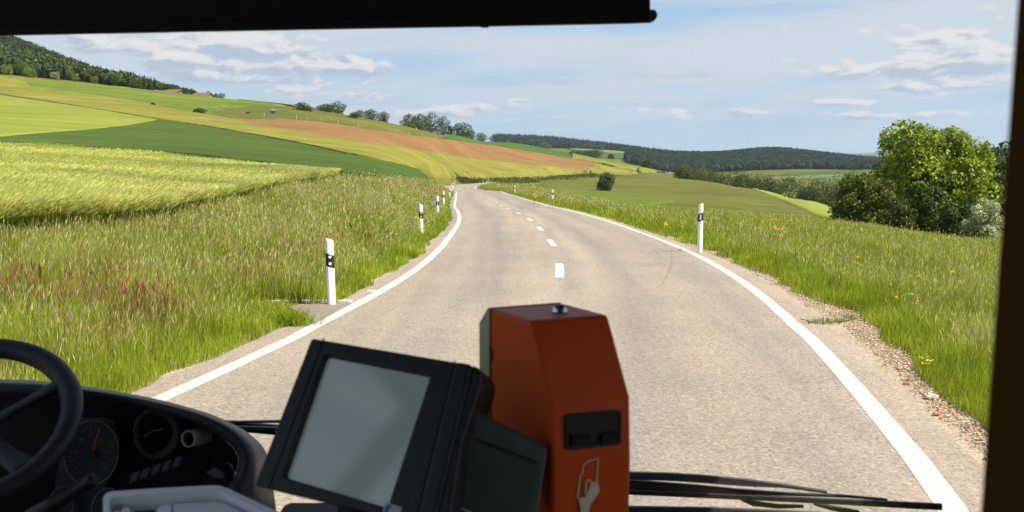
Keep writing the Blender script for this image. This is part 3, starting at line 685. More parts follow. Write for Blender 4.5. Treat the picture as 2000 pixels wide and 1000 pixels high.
def tree(name, label, cat, base, H, Wd, cols, nleaf, size, nl=14, dens=0.25, group=None, trunk_h=0.18, shape=1.0, parts=True, mat=None, low=0.12, extra=None, full=0.62):
    """a tree or bush: crown of many leaves over a forked trunk"""
    root = empty(name, base)
    lobes = []; tips = []
    for i in range(nl):
        a = i * 2.399 + random.uniform(-.3, .3); f = (i + .5) / nl
        zc = low + .12 + (0.80 - low) * f
        rr = math.sqrt(max(.02, 1 - ((zc - .5) / .58) ** 2)) ** shape * (0.62 if i % 3 else 0.35)
        lr = random.uniform(.20, .31) * (1.0 - 0.25 * f)
        x, y = math.cos(a) * rr * Wd * .5, math.sin(a) * rr * Wd * .5
        lobes.append((x * (1.15 - .35 * full), y * (1.15 - .35 * full), zc * H * (1.04 - .12 * full), lr * Wd * full, lr * Wd * full, min(lr * Wd * full * .85, H * .3 * full)))
        tips.append((x * .9, y * .9, zc * H))
    if extra: lobes += extra
    if full > .8: lobes.append((0, 0, H * .45, Wd * .33, Wd * .33, H * .38))
    V, C, Q = crown_mesh(lobes, nleaf, size, cols, inner=dens, pull=(.45, .9) if full < .8 else (.2, .6))
    V[:, 2] = np.maximum(V[:, 2], 0.02)
    if parts:
        mesh_np('crown', V, [Q], mat or M_leaf, parent=root, colors=C)
        mesh_bm('trunk', trunk_mesh(H, max(.06, H * .028), tips[::2], trunk_h), M_bark, root, smooth=True)
        tag(root, label, cat, group)
        return root
    bpy.data.objects.remove(root)
    o = mesh_np(name, V, [Q], mat or M_leaf, colors=C); o.location = base
    return tag(o, label, cat, group)
G_maple = [(.20, .27, .010), (.26, .33, .012), (.13, .19, .010), (.29, .35, .018), (.165, .23, .012)]
G_mid = [(.050, .080, .009), (.070, .105, .011), (.085, .118, .013), (.038, .060, .008)]
G_dark = [(.030, .052, .007), (.042, .068, .009), (.056, .082, .010)]
G_olive = [(.080, .098, .012), (.060, .078, .010), (.10, .112, .016)]
G_white = [(.48, .50, .30), (.60, .60, .42), (.17, .23, .05), (.22, .28, .07), (.34, .38, .18)]
def gp(px, D, dz=0.0): v = at(px, D); v.z += dz; return v
# large clump at the right edge of the view
tree('maple_tree', 'big round bright green tree beside the right window pillar', 'tree', gp(1816, 84), 9.1, 11.4, G_maple, 42000, .165, 44, .22, low=.02, full=.74)
tree('hazel_bush', 'broad dark green bush at the left foot of the big round tree', 'bush', gp(1682, 78), 4.1, 6.0, [(.12, .155, .012), (.08, .11, .010), (.16, .20, .016)], 17000, .12, 16, .3, full=.75, low=.0, trunk_h=.1)
tree('elder_bush', 'mid green leafy bush in front of the big tree trunk', 'bush', gp(1800, 74), 4.3, 4.6, [(.08, .13, .010), (.12, .18, .014), (.045, .075, .008)], 12000, .12, 14, .3, full=.75, low=.0, trunk_h=.1)
tree('hawthorn_bush', 'white blossoming bush beside the right window pillar', 'bush', gp(1918, 66), 3.1, 2.9, G_white, 9000, .07, 12, .35, full=.8, low=.0, trunk_h=.1)
tree('bramble_bush', 'low tangled olive bush between the dark bush and the mid green one', 'bush', gp(1752, 73), 2.4, 3.4, G_olive, 7000, .09, 10, .35, full=.8, low=.0, trunk_h=.1)
tree('thorn_bush', 'low dull green bush to the left of the white blossoming one', 'bush', gp(1866, 70), 2.7, 3.6, G_mid, 8000, .09, 10, .35, full=.8, low=.0, trunk_h=.1)
tree('oak_tree', 'dark tree showing behind the big round tree at the pillar', 'tree', gp(1925, 110), 11, 9, G_mid, 9000, .26, 14, .3, full=.9)
tree('tall_oak', 'olive brown tree standing left behind the dark bush', 'tree', gp(1690, 150), 7.5, 9, G_olive, 8000, .22, 12, .3, full=.9)
# lone bush on the meadow
tree('round_bush', 'lone round dark bush standing on the meadow right of the road', 'bush', gp(1182, 200, -.2), 3.9, 4.0, [(.045, .075, .009), (.065, .095, .012), (.12, .14, .07)], 7000, .13, 12, .3, full=.9, low=.0, trunk_h=.1)
# trees along the sky line of the left hill: (kind, column, base row, width px, height px, palette, label)
def sky_tree(px, py, wp, hp, pal, label, cat='tree', name='ridge_tree', back=6, n=900, group=None):
    g = hit(px, py); D = g[1] + back; X = (px - 1000) / F * D
    z = float(terr(X, D)); want = CAMZ + slope(py) * D
    base = Vector((X, D, min(z, want + 1.0)))
    H = hp / F * D * .82 + (want - base.z); Wd = wp / F * D
    return tree(name, label, cat, base - Vector((0, 0, .6)), H + .6, Wd * 1.35, pal, int(n * 3), max(.17, Wd * .032), 11, .35, low=-.12, full=.8, parts=(n >= 900), trunk_h=.1, mat=M_far, group=group)
sky_tree(592, 217, 30, 20, G_dark, 'dark bush at the right end of the brown ridge strip', 'bush', 'ridge_bush')
sky_tree(606, 219, 20, 14, G_olive, 'small olive bush right beside the dark one on the ridge', 'bush', 'ridge_bush', n=500)
sky_tree(636, 219, 34, 18, G_dark, 'low spreading tree left of the taller ridge tree', n=900)
sky_tree(660, 221, 34, 26, G_mid, 'taller rounded green tree on the middle of the ridge')
sky_tree(693, 231, 18, 14, G_dark, 'lone dark bush below the sky line of the hill', 'bush', 'hill_bush', back=0, n=500)
sky_tree(705, 227, 18, 15, [(.12, .15, .07), (.16, .18, .09)], 'thin pale tree behind the lone dark hill bush', n=900)
sky_tree(726, 229, 24, 19, G_dark, 'dark round tree right of the thin pale one', n=900)
sky_tree(750, 233, 26, 17, G_dark, 'dark round tree at the lower end of the ridge gap', n=900)
for i, (a_, b_, w_, h_, pal, lb) in enumerate([(800, 239, 30, 20, G_olive, 'leftmost tree of the large ridge clump'), (820, 241, 34, 22, G_mid, 'second tree from the left in the large ridge clump'),
        (843, 244, 34, 30, G_mid, 'tallest tree in the middle of the large ridge clump'), (866, 251, 30, 31, G_olive, 'tree with open stems at the right of the large ridge clump'),
        (880, 257, 14, 16, G_dark, 'narrow dark tree closing the large ridge clump'), (902, 261, 38, 26, G_mid, 'broad tree standing right of the large ridge clump'),
        (920, 264, 18, 14, G_dark, 'small tree leaning against the broad one'), (940, 268, 22, 11, G_olive, 'low pale tree right of the broad one'), (970, 273, 26, 15, G_dark, 'round tree at the far right end of the ridge'),
        (1064, 290, 26, 13, G_olive, 'round bush on the sky line above the dark green field')]):
    sky_tree(a_, b_, w_, h_, pal, lb, n=1100)
sky_tree(395, 222, 28, 12, G_dark, 'dark low bush beside the pale farm track', 'bush', 'hill_bush', back=0, n=500)
sky_tree(305, 208, 9, 10, G_dark, 'tiny lone tree above the upper strip of grain', 'tree', 'small_tree', back=0, n=300)
sky_tree(428, 188, 10, 8, G_dark, 'small dark tree right of the farmhouse', 'tree', 'small_tree', n=300)
sky_tree(438, 189, 12, 10, G_dark, 'dark tree right of the farmhouse with the tiny one before it', 'tree', 'small_tree', n=300)
sky_tree(488, 222, 9, 4, G_dark, 'tiny bush left of the silver tank trailer', 'bush', 'hill_bush', back=0, n=150)
# brown ridge speck
# valley tree line on the right
vt = [(1345,346,30,18,G_mid),(1372,350,30,16,G_olive),(1395,354,28,18,G_mid),(1422,358,32,17,G_dark),(1452,364,34,22,G_mid),(1490,370,38,26,G_olive),(1508,374,30,20,G_dark),
      (1545,380,40,34,G_mid),(1572,386,28,16,G_dark),(1598,388,46,42,G_mid),(1626,392,34,30,G_olive),(1650,384,46,44,G_olive),(1680,390,50,50,G_olive),(1470,372,26,14,G_dark),(1330,342,20,12,G_olive),(1585,394,40,18,G_dark),(1700,400,50,55,G_mid)]
for i, (px, py, wp, hp, pal) in enumerate(vt):
    D = 330 + (1700 - px) * .45 if px > 1440 else 520
    zt = CAMZ + slope(py - hp) * D; X = (px - 1000) / F * D; zg = float(terr(X, D)); H = max(zt - zg, 4) + 1.6; Wd = wp / F * D * 1.75
    tree('valley_tree', 'green tree in the row beyond the meadow crest', 'tree', Vector((X, D, zg)), H, Wd, pal, 3000, .30, 10, .35, full=.95, low=.0, parts=False, mat=M_far, group='trees in the row beyond the meadow crest')
tree('edge_tree', 'small round tree before the dark forest, above the yellow field', 'tree', gp(1262, 690), 9, 9.5, G_olive, 2000, .4, 9, .35, full=.95, low=.0, parts=False, mat=M_far)

# ---- forests that read as one mass
def ico(sub):
    bm = bmesh.new(); bmesh.ops.create_icosphere(bm, subdivisions=sub, radius=1.0)
    v = np.array([x.co[:] for x in bm.verts]); f = np.array([[q.index for q in x.verts] for x in bm.faces]); bm.free(); return v, f
def templates():
    """crowns of many leaf clumps round a low core"""
    T = []; v0, f0 = ico(1)
    for k in range(8):
        r = np.random.default_rng(k); n = 80
        lob = np.array([(0, 0, .5, .34, .40)] + [(.22 * math.cos(a), .22 * math.sin(a), z, .24, .22) for a, z in zip(r.uniform(0, 6.28, 4), r.uniform(.35, .78, 4))])
        d = r.normal(0, 1, (n, 3)); d[:, 2] = np.abs(d[:, 2]) * .9 - .25; d /= np.linalg.norm(d, axis=1, keepdims=True); L = lob[r.integers(0, 5, n)]
        p = L[:, :3] + d * np.stack([L[:, 3], L[:, 3], L[:, 4]], -1)
        nr = d + r.normal(0, .45, (n, 3)); nr /= np.linalg.norm(nr, axis=1, keepdims=True); a = np.cross(nr, r.normal(0, 1, (n, 3))); a /= np.linalg.norm(a, axis=1, keepdims=True); b = np.cross(nr, a); s_ = r.uniform(.07, .14, (n, 1))
        V = np.concatenate([np.stack([p - a * s_, p - b * s_ * .7, p + a * s_, p + b * s_ * .7], 1).reshape(-1, 3), v0 * [.36, .36, .40] + [0, 0, .46]])
        T.append((V, np.arange(n * 4).reshape(-1, 4), f0 + n * 4, False))
    for k in range(5):
        r = np.random.default_rng(50 + k); n = 80; f = r.random(n) ** .8; a_ = r.random(n) * 6.283; rad = (1 - f) ** .9 * .30 * r.uniform(.6, 1.1, n)
        p = np.stack([np.cos(a_) * rad, np.sin(a_) * rad, .08 + .9 * f], -1); d = np.stack([np.cos(a_), np.sin(a_), -.35 * np.ones(n)], -1); d /= np.linalg.norm(d, axis=1, keepdims=True)
        b = np.cross(d, [0, 0, 1]) ; b /= np.linalg.norm(b, axis=1, keepdims=True); s_ = (.05 + .07 * (1 - f))[:, None] * r.uniform(.7, 1.3, (n, 1))
        V = np.stack([p - d * s_ * .6, p - b * s_ * .7, p + d * s_, p + b * s_ * .7], 1).reshape(-1, 3)
        cone = np.array([(math.cos(i_ * 1.047) * .22, math.sin(i_ * 1.047) * .22, .06) for i_ in range(6)] + [(0, 0, .97)])
        T.append((np.concatenate([V, cone]), np.arange(n * 4).reshape(-1, 4), np.array([(i_, (i_ + 1) % 6, 6) for i_ in range(6)]) + n * 4, True))
    return T
TT = templates()
def forest(name, X, Y, H, Wd, conif, label, cd, cc, cat='forest'):
    Z = terr(X, Y); Vs, Qs, Ts, Cs, o_ = [], [], [], [], 0
    for i in range(len(X)):
        k = (8 + i % 5) if rng.random() < conif[i] else i % 8
        v, q, f, con = TT[k]; a = rng.random() * 6.28; c_, s_ = math.cos(a), math.sin(a)
        w_ = Wd[i] * (0.8 if con else 1.15); h_ = H[i] * (1.15 if con else 1)
        x = v[:, 0] * w_; y = v[:, 1] * w_
        Vs.append(np.stack([X[i] + x * c_ - y * s_, Y[i] + x * s_ + y * c_, Z[i] + v[:, 2] * h_ - .8], -1)); Qs.append(q + o_); Ts.append(f + o_); o_ += len(v)
        base = np.array((cc if con else cd)[rng.integers(0, 3)]) * rng.uniform(.7, 1.35)
        g = np.repeat(rng.uniform(.7, 1.35, (len(q), 1)), 4, 0); Cs.append(base * np.concatenate([g, np.full((len(v) - len(g), 1), .8)]))
    o = mesh_np(name, np.concatenate(Vs), [np.concatenate(Qs), np.concatenate(Ts)], M_far, colors=np.concatenate(Cs))
    return tag(o, label, cat, kind='stuff')
DEC = [(.048, .074, .012), (.060, .088, .013), (.040, .060, .012)]; CON = [(.018, .032, .010), (.024, .040, .012), (.030, .045, .013)]
# left hill: everything above the pasture
def poly_sample(n, xf, d0, d1):
    pxs = rng.uniform(*xf, n); D = d0(pxs) + (d1(pxs) - d0(pxs)) * rng.random(n) ** 1.0
    return (pxs - 1000) / F * D, D, pxs
edge_D = lambda px: np.interp(px, [-200, 0, 100, 200, 300, 380, 420], [425, 432, 440, 450, 455, 452, 446])
n = 5200
X, D, pxs = poly_sample(n, (-120, 388), lambda p: edge_D(p) + 10, lambda p: np.interp(p, [-200, 100, 250, 385], [940, 930, 760, 480]))
forest('hill_forest', X, D, rng.uniform(6.0, 9.5, n) * np.interp(pxs, [-200, 250, 388], [1, .9, .45]), rng.uniform(6, 9, n) * np.interp(pxs, [-200, 250, 388], [1, .9, .55]), np.clip(0.18 + .5 * (vnoise(X, D, .012, 3) > .3) + (pxs > 250) * .25, 0, 1), 'mixed forest covering the hill at the upper left', DEC, CON)
# front row of the forest edge: single trees
def conifer(name, label, base, H, Wd, group):
    n = 2600; f = rng.random(n) ** .8; lev = np.floor(f * 11) / 11
    a = rng.random(n) * 6.283; rad = (1 - lev) ** .85 * Wd * .5 * rng.random(n) ** .5
    p = np.stack([np.cos(a) * rad, np.sin(a) * rad, H * (.06 + .92 * lev) - rad * .35 + rng.normal(0, .12, n)], -1)
    d = rand_unit(n); d[:, 2] *= .3; b_ = np.cross(d, rand_unit(n)); s = .028 * H * rng.uniform(.6, 1.3, n)[:, None]
    V = np.stack([p - d * s, p - b_ * s * .5, p + d * s, p + b_ * s * .5], 1).reshape(-1, 3)
    c = np.repeat(pick(CON, n), 4, 0)
    root = empty(name, base); mesh_np('crown', V, [np.arange(n * 4).reshape(-1, 4)], M_far, parent=root, colors=c)
    bm = bmesh.new(); cone_seg(bm, (0, 0, -.3), (0, 0, H * .9), H * .018, H * .004); mesh_bm('trunk', bm, M_bark, root, smooth=True)
    return tag(root, label, 'tree', group)
fe = [(2,26,0,0),(22,32,1,0),(40,26,1,0),(58,30,0,0),(82,24,0,2),(30,16,0,1),(75,16,0,1),(100,30,1,0),(122,22,1,0),(122,11,0,3),(140,26,1,0),(160,10,0,1),(176,22,1,0),(196,30,0,0),(196,9,0,1),(215,20,1,0),(236,24,0,0),(255,26,1,0),(262,28,1,0),(280,16,0,2),(292,20,1,0),(312,18,1,0),(334,14,0,2),(352,11,0,2),(368,8,0,2)]
pals = [G_mid, [(.12, .19, .02), (.16, .22, .03)], G_dark, [(.28, .30, .16), (.2, .23, .1), (.12, .16, .05)]]
for i, (px, hp, con, pl) in enumerate(fe):
    D = float(edge_D(px)) + (4 if hp < 18 else 9); b = at(px, D); H = hp / F * D + 1.0
    if con: conifer('spruce_tree', 'dark spruce in the front row of the hill forest', b, H, H * .42, 'spruces at the edge of the hill forest')
    else:
        if pl == 1 and px < 90: lb, g_ = ('bright green rounded tree at the forest edge, ' + ('leftmost of the bright ones' if px < 50 else 'second of the bright ones')), None
        elif pl == 3: lb, g_ = 'whitish flowering bush at the edge of the hill forest', None
        else: lb, g_ = 'leafy green tree in the front row of the hill forest', 'leafy trees at the edge of the hill forest'
        tree('forest_edge_tree', lb, 'tree', b, H, H * (1.5 if hp < 20 else 1.0), pals[pl], 2200, .22, 9, .35, full=.95, low=.0, mat=M_far, trunk_h=.1, parts=(hp > 15), group=g_)
# far forests on the right
n = 9000
X, D, pxs = poly_sample(n, (1224, 1745), lambda p: np.interp(p, [1224, 1260, 1300, 1500, 1745], [1400, 1350, 1290, 1330, 1330]), lambda p: 1780 + 0 * p)
forest('valley_forest', X, D, rng.uniform(9, 13, n), rng.uniform(8, 11, n), np.clip(0.30 + .4 * vnoise(X, D, .01, 3), 0, 1), 'dark forest on the low hill beyond the valley', [(.022, .042, .014), (.028, .052, .017), (.018, .034, .013)], CON)
n = 3000
X, D, pxs = poly_sample(n, (972, 1300), lambda p: 2010 + 0 * p, lambda p: 2420 + 0 * p)
forest('ridge_forest', X, D, rng.uniform(12, 18, n), rng.uniform(13, 18, n), np.full(n, .6), 'blue green forest ridge behind the dark green field', [(.024, .042, .016), (.030, .048, .018), (.020, .035, .014)], CON)
for (px, D, H, w_) in [(1162, 1500, 14, 26), (1150, 1560, 9, 30), (1135, 1600, 8, 30), (1120, 1620, 7, 24), (1192, 1500, 7, 12), (1160, 1470, 10, 16)]:
    tree('hedge_tree', 'small dark tree among the distant valley fields', 'tree', at(px, D), H, w_, G_dark, 1500, .8, 8, .35, full=.95, low=0, parts=False, mat=M_far, group='small trees among the distant valley fields')
# distant blue mountain
mx = np.linspace(1540, 2100, 60); mt_ = np.interp(mx, [1540, 1640, 1690, 1740, 1800, 1860, 1950, 2100], [312, 303, 298, 295, 299, 292, 287, 296]) + np.interp(mx, mx, rng.normal(0, .35, 60))
Vm = []
for x, y in zip(mx, mt_):
    for f, dd_ in ((0, 8200), (.5, 8800), (1, 9400), (0, 10600)):
        zt = CAMZ + slope(y) * 9400; Vm.append(((x - 1000) / F * dd_, dd_, -60 + (zt + 60) * f))
M_mtn = noisy('mountain', (.07, .10, .07), (.10, .13, .09), .002, .9)
tag(mesh_np('mountain', np.array(Vm), [gridfaces(60, 4)], M_mtn, smooth=True), kind='structure')

# ---- yellow flowering plants and weeds beside the road
M_stem = noisy('stem', (.07, .13, .02), (.12, .18, .03), 20, .7)
M_petal = noisy('petal', (.75, .48, .01), (.85, .60, .02), 20, .6)
def flower(px, D, h, k, label):
    b = at(px, D); root = empty('flowering_plant', b); bm = bmesh.new(); bf = bmesh.new()
    for i in range(k):
        a = random.uniform(0, 6.28); e = Vector((math.cos(a) * h * .35 * random.random(), math.sin(a) * h * .35 * random.random(), h * random.uniform(.6, 1.0)))
        cone_seg(bm, (0, 0, 0), e * .5, .006, .004, 4); cone_seg(bm, e * .5, e, .004, .002, 4)
        for j in range(7):
            c0 = e + Vector((random.uniform(-1, 1), random.uniform(-1, 1), random.uniform(-.5, .5))) * .045
            r_ = max(.010, .0006 * D); mtx = Matrix.Translation(c0) @ Matrix.Diagonal((r_, r_, r_ * .5, 1)); bmesh.ops.create_icosphere(bf, subdivisions=1, radius=1, matrix=mtx)
    mesh_bm('stem', bm, M_stem, root); mesh_bm('blossom', bf, M_petal, root)
    return tag(root, label, 'flower')
flower(1524, 23, .95, 9, 'tall yellow flowering plant right of the white marker post')
flower(1672, 20, .6, 3, 'small yellow flower in the grass left of the pillar')
flower(1789, 17, .55, 4, 'yellow flower in the grass below the big round tree')
flower(1872, 19, .6, 3, 'yellow flower nearest the right pillar, high in the grass')
flower(1778, 13.0, .5, 3, 'low yellow flowers above the gravel, halfway up the right grass')
flower(1300, 30, .6, 4, 'yellow flowers left of the near white marker post')
flower(1043, 72, .8, 6, 'yellow flower clump left of the second right marker post')
flower(808, 31, .6, 3, 'yellow flowers left of the second marker post on the bank')
flower(1808, 9.6, .3, 3, 'small yellow flower at the edge of the gravel shoulder')
# reddish sorrel patches on the left bank
def sorrel(pts, label):
    X = np.concatenate([(p_[0] - 1000) / F * p_[1] + rng.normal(0, p_[2], p_[3]) for p_ in pts]); D = np.concatenate([p_[1] + rng.normal(0, p_[2], p_[3]) for p_ in pts])
    kp = X < lfe(D) - .5; X, D = X[kp], D[kp]
    Z = terr(X, D); n_ = len(X); H = rng.uniform(.4, .75, n_)
    V, C, Q, T = blades(X, D, Z, H, np.full(n_, .005), rng.uniform(.05, .25, n_), rng.random(n_) * 6.28, pick([(.22, .08, .03), (.17, .07, .035)], n_),
                        (np.arange(n_), rng.uniform(.08, .18, n_), np.maximum(.008, .0008 * D), pick([(.30, .13, .05), (.38, .20, .06), (.24, .10, .06)], n_)))
    return tag(mesh_np('sorrel', V, [Q, T], M_blade, colors=C), label, 'sorrel', kind='stuff')
sorrel([(262, 11.6, .28, 130), (150, 11.6, .5, 110), (40, 11.6, .5, 110), (540, 17.0, .5, 40), (650, 21.5, .7, 60), (440, 14.5, .6, 40)], 'rust red sorrel among the grass of the left bank')
# ================================================================ ROADSIDE THINGS
M_white = noisy('post_plastic', (.78, .78, .76), (.86, .86, .85), 9, .45, spec=.4)
M_blk = noisy('post_band', (.012, .012, .013), (.02, .02, .02), 9, .5)
m, t, b = material('reflector', .25, (.62, .66, .68), .6); M_refl = m
t.l.new(t.ramp(t.noise(objc(t), 90, 2), [(.4, (.45, .48, .50)), (.6, (.85, .87, .88))]), b.inputs['Base Color'])
def post_proto(kind):
    root = empty('marker_post', (0, 0, 0))
    # outline in cross section: rounded shell, 12 cm wide
    prof = [(-.060, .012), (-.052, -.012), (-.030, -.030), (0, -.036), (.030, -.030), (.052, -.012), (.060, .012), (.040, .040), (0, .048), (-.040, .040)]
    def ring(z, sl, g=1.0): return [(x * g, y * g, z + x * sl) for x, y in prof]
    sgn = -1 if kind == 'round' else 1
    def shell(levels, close_top=True, close_bot=True):
        bm = bmesh.new(); rs = [[bm.verts.new(v) for v in ring(z, s, g)] for z, s, g in levels]
        for a, b_ in zip(rs, rs[1:]):
            for i in range(len(prof)): j = (i + 1) % len(prof); bm.faces.new((a[i], a[j], b_[j], b_[i]))
        if close_top: bm.faces.new(rs[-1])
        if close_bot: bm.faces.new(rs[0][::-1])
        return bm
    sl = .38 * sgn
    body = mesh_bm('post_body', shell([(-.25, 0, 1), (.55, 0, 1), (.60, sl, 1), (.80, sl, 1), (.965, .25 * sgn, 1), (.985, .25 * sgn, .93), (.995, .25 * sgn, .8)]), M_white, root, smooth=False)
    mesh_bm('black_band', shell([(.585, sl, 1.035), (.775, sl, 1.035)]), M_blk, root)
    spots = ((0, .735), (0, .635)) if kind == 'round' else ((0, .68),)
    for x, z in spots:
        bm = bmesh.new()
        if kind == 'round':
            bmesh.ops.create_cone(bm, cap_ends=True, segments=20, radius1=.024, radius2=.021, depth=.012, matrix=Matrix.Translation((x, -.040, z)) @ Matrix.Rotation(R(90), 4, 'X'))
        else:
            bmesh.ops.create_cube(bm, size=1, matrix=Matrix.Translation((x, -.040, z)) @ Matrix.Diagonal((.036, .012, .13, 1)))
        mesh_bm('reflector', bm, M_refl, root, bevel=.002)
    return root
def copy_tree(o, parent=None):
    c = o.copy(); col.objects.link(c); c.parent = parent
    for ch in list(o.children): copy_tree(ch, c)
    return c
def put_posts(kind, lst, group):
    proto = post_proto(kind)
    for i, (px, D, lab, tilt, dz) in enumerate(lst):
        o = proto if i == 0 else copy_tree(proto)
        b_ = at(px, D); b_.z += dz
        o.location = b_; o.rotation_euler = (0, R(tilt), -math.atan2(b_.x, b_.y))
        tag(o, lab, 'marker post', group)
put_posts('round', [(646, 15.0, 'nearest white marker post with two round reflectors beside the paved inlet', -1.2, -.02), (823, 30.4, 'second white marker post on the left bank, two round reflectors', -.5, 0), (855.5, 45.0, 'third white marker post along the left road edge', -1.0, 0),
    (867, 65, 'fourth white marker post along the left road edge', -1, 0), (879, 97, 'fifth white marker post along the left road edge', -1, 0), (881.5, 128, 'sixth small marker post, close behind the fifth on the left', 0, 0), (884, 163, 'seventh tiny marker post in the left row before the bend', 0, 0),
    (886.5, 195, 'eighth tiny marker post where the left row reaches the bend', 0, 0), (889, 245, 'last tiny marker post of the left row, at the bend', 0, 0), (909.5, 285, 'tiny marker post on the weedy mound at the outside of the bend', 0, 0)], 'marker posts along the left road edge')
put_posts('slot', [(1367, 24.6, 'nearest white marker post right of the road, one upright reflector', .3, .17), (1079, 78, 'second white marker post right of the road', 0, 0), (1005.5, 125, 'third marker post right of the road, half hidden in grass', 0, 0),
    (974, 172, 'fourth marker post right of the road, near the bend', 0, 0), (957, 215, 'fifth tiny marker post right of the road, near the bend', 0, 0), (950.5, 245, 'left one of two tiny marker posts on the inside of the bend', 0, 0), (953.5, 268, 'right one of two tiny marker posts on the inside of the bend', 0, .3), (944, 262, 'tiny marker post where the right line meets the bend', 0, 0)], 'marker posts along the right road edge')
far_posts = [(989.5,345),(1017,352),(1055,372),(1081,398),(1128,448),(1133,452),(1151,468),(1205,515),(1211,521),(1220,535),(1227,543),(1239,556),(1265,588),(1270,594),(1277,608),(1299,628),(1307,636),(1321,650),(1332,662)]
put_posts('slot', [(px, D, 'tiny white marker post along the distant road below the grain fields', 0, .25) for px, D in far_posts], 'marker posts along the distant road')
# small wooden posts of the pasture fence on the hill
M_wood = noisy('weathered_wood', (.38, .32, .22), (.52, .45, .33), 12, .85, .4)
bm = bmesh.new(); r1, r2 = cone_seg(bm, (0, 0, -.3), (0, 0, 1.3), .09, .085, 8); bm.faces.new(r2)
fp = mesh_bm('fence_post', bm, M_wood, bevel=.012)
for i, (px, py) in enumerate([(516, 229), (579, 233), (600, 235), (628, 239), (798, 267), (851, 272), (700, 250), (660, 244)]):
    o = fp if i == 0 else fp.copy()
    if i: col.objects.link(o)
    g = hit(px, py); o.location = (g[0], g[1], float(terr(*g)))
    tag(o, 'thin pale wooden post of the pasture fence above the brown field', 'fence post', 'pasture fence posts above the brown field')
# farm buildings at the forest edge
M_roof = noisy('old_roof_tiles', (.13, .085, .07), (.20, .13, .10), 1.2, .9, .4)
M_wall = noisy('farm_wall', (.16, .13, .11), (.22, .18, .15), .8, .9, .2)
M_dkwin = noisy('dark_window', (.02, .02, .025), (.03, .03, .035), 3, .3)
def box(bm, c0, s, rot=None):
    mtx = Matrix.Translation(c0) @ (rot.to_4x4() if rot else Matrix.Identity(4)) @ Matrix.Diagonal((*s, 1)); bmesh.ops.create_cube(bm, size=1, matrix=mtx)
def house(px, D, L, Wd, hw, hr, rot, label, name, nwin, chim):
    root = empty(name, gp(px, D, -2.3)); root.rotation_euler = (0, 0, rot)
    bm = bmesh.new(); h2 = L / 2; w2 = Wd / 2
    pts = [(-w2, 0), (w2, 0), (w2, hw), (0, hw + hr * .97), (-w2, hw)]
    A = [bm.verts.new((-h2, y, z)) for y, z in pts]; B = [bm.verts.new((h2, y, z)) for y, z in pts]
    bm.faces.new(A); bm.faces.new(B[::-1])
    for i in range(5): bm.faces.new((A[i], A[(i + 1) % 5], B[(i + 1) % 5], B[i]))
    mesh_bm('wall', bm, M_wall, root)
    bm = bmesh.new(); e = .5
    for s in (-1, 1):
        a1 = Vector((0, 0, hw + hr + .12)); a2 = Vector((0, s * (w2 + e), hw - e * hr / w2 + .12)); n_ = Vector((0, 0, .22))
        vs = [bm.verts.new(Vector((x, 0, 0)) + p_ + q) for q in (Vector(), n_) for x in (-h2 - e, h2 + e) for p_ in (a1, a2)]
        for f in ((0, 1, 3, 2), (4, 6, 7, 5), (0, 2, 6, 4), (1, 5, 7, 3), (0, 4, 5, 1), (2, 3, 7, 6)): bm.faces.new([vs[i] for i in f])
    rf = mesh_bm('roof', bm, M_roof, root)
    if chim:
        bm = bmesh.new(); box(bm, (h2 * .6, w2 * .3, hw + hr * .9), (.8, .8, 2.2)); mesh_bm('chimney', bm, M_wall, rf)
    for i in range(nwin):
        bm = bmesh.new(); box(bm, (-h2 + L * (i + .5) / nwin, -w2 - .01, hw * .55), (1.1, .12, 1.2)); mesh_bm('window', bm, M_dkwin, root)
    return tag(root, label, 'farm building')
house(338, 456, 13.0, 8, 2.0, 1.7, R(-18), 'long low barn with a grey brown roof at the forest edge', 'barn', 3, False)
house(405, 450, 7.2, 6, 2.4, 1.9, R(-16), 'small farmhouse with a reddish roof and chimney on the ridge', 'farmhouse', 3, True)
# silver tank trailer standing in the pasture
M_tank = noisy('galvanised_tank', (.16, .18, .20), (.22, .24, .27), 3, .4, spec=.5, metal=.4)
M_rub = noisy('tyre_rubber', (.015, .015, .015), (.03, .03, .03), 5, .8)
g = hit(533, 222); tr_ = empty('tank_trailer', (g[0], g[1], float(terr(*g)))); tr_.rotation_euler = (0, 0, R(15)); tr_.scale = (.75, .75, .75)
bm = bmesh.new(); bmesh.ops.create_cone(bm, cap_ends=True, segments=20, radius1=.72, radius2=.72, depth=2.0, matrix=Matrix.Translation((0, 0, 1.15)) @ Matrix.Rotation(R(90), 4, 'Y')); mesh_bm('tank', bm, M_tank, tr_, smooth=True, bevel=.2, bseg=3)
for s in (-1, 1):
    bm = bmesh.new(); bmesh.ops.create_cone(bm, cap_ends=True, segments=16, radius1=.36, radius2=.36, depth=.2, matrix=Matrix.Translation((0.1, s * .72, .36)) @ Matrix.Rotation(R(90), 4, 'X')); mesh_bm('wheel', bm, M_rub, tr_, bevel=.04)
bm = bmesh.new(); box(bm, (1.3, 0, .5), (2.4, .09, .09)); box(bm, (0, 0, .42), (1.8, 1.1, .08)); mesh_bm('drawbar', bm, M_rub, tr_)
tag(tr_, 'small silver water tank trailer standing on the hill pasture', 'trailer')
# farm track on the hill
def track(pts, wdt, name):
    V = []
    for px, py in pts:
        g_ = hit(px, py); z = float(terr(*g_)) + .5; V += [(g_[0], g_[1] - wdt / 2, z), (g_[0], g_[1] + wdt / 2, z + .15)]
    tag(mesh_np(name, np.array(V), [gridfaces(len(pts), 2)], M_sand), kind='structure')
track([(402 + i * 3.2, 215 - i * .35) for i in range(19)], 3.0, 'farm_track')
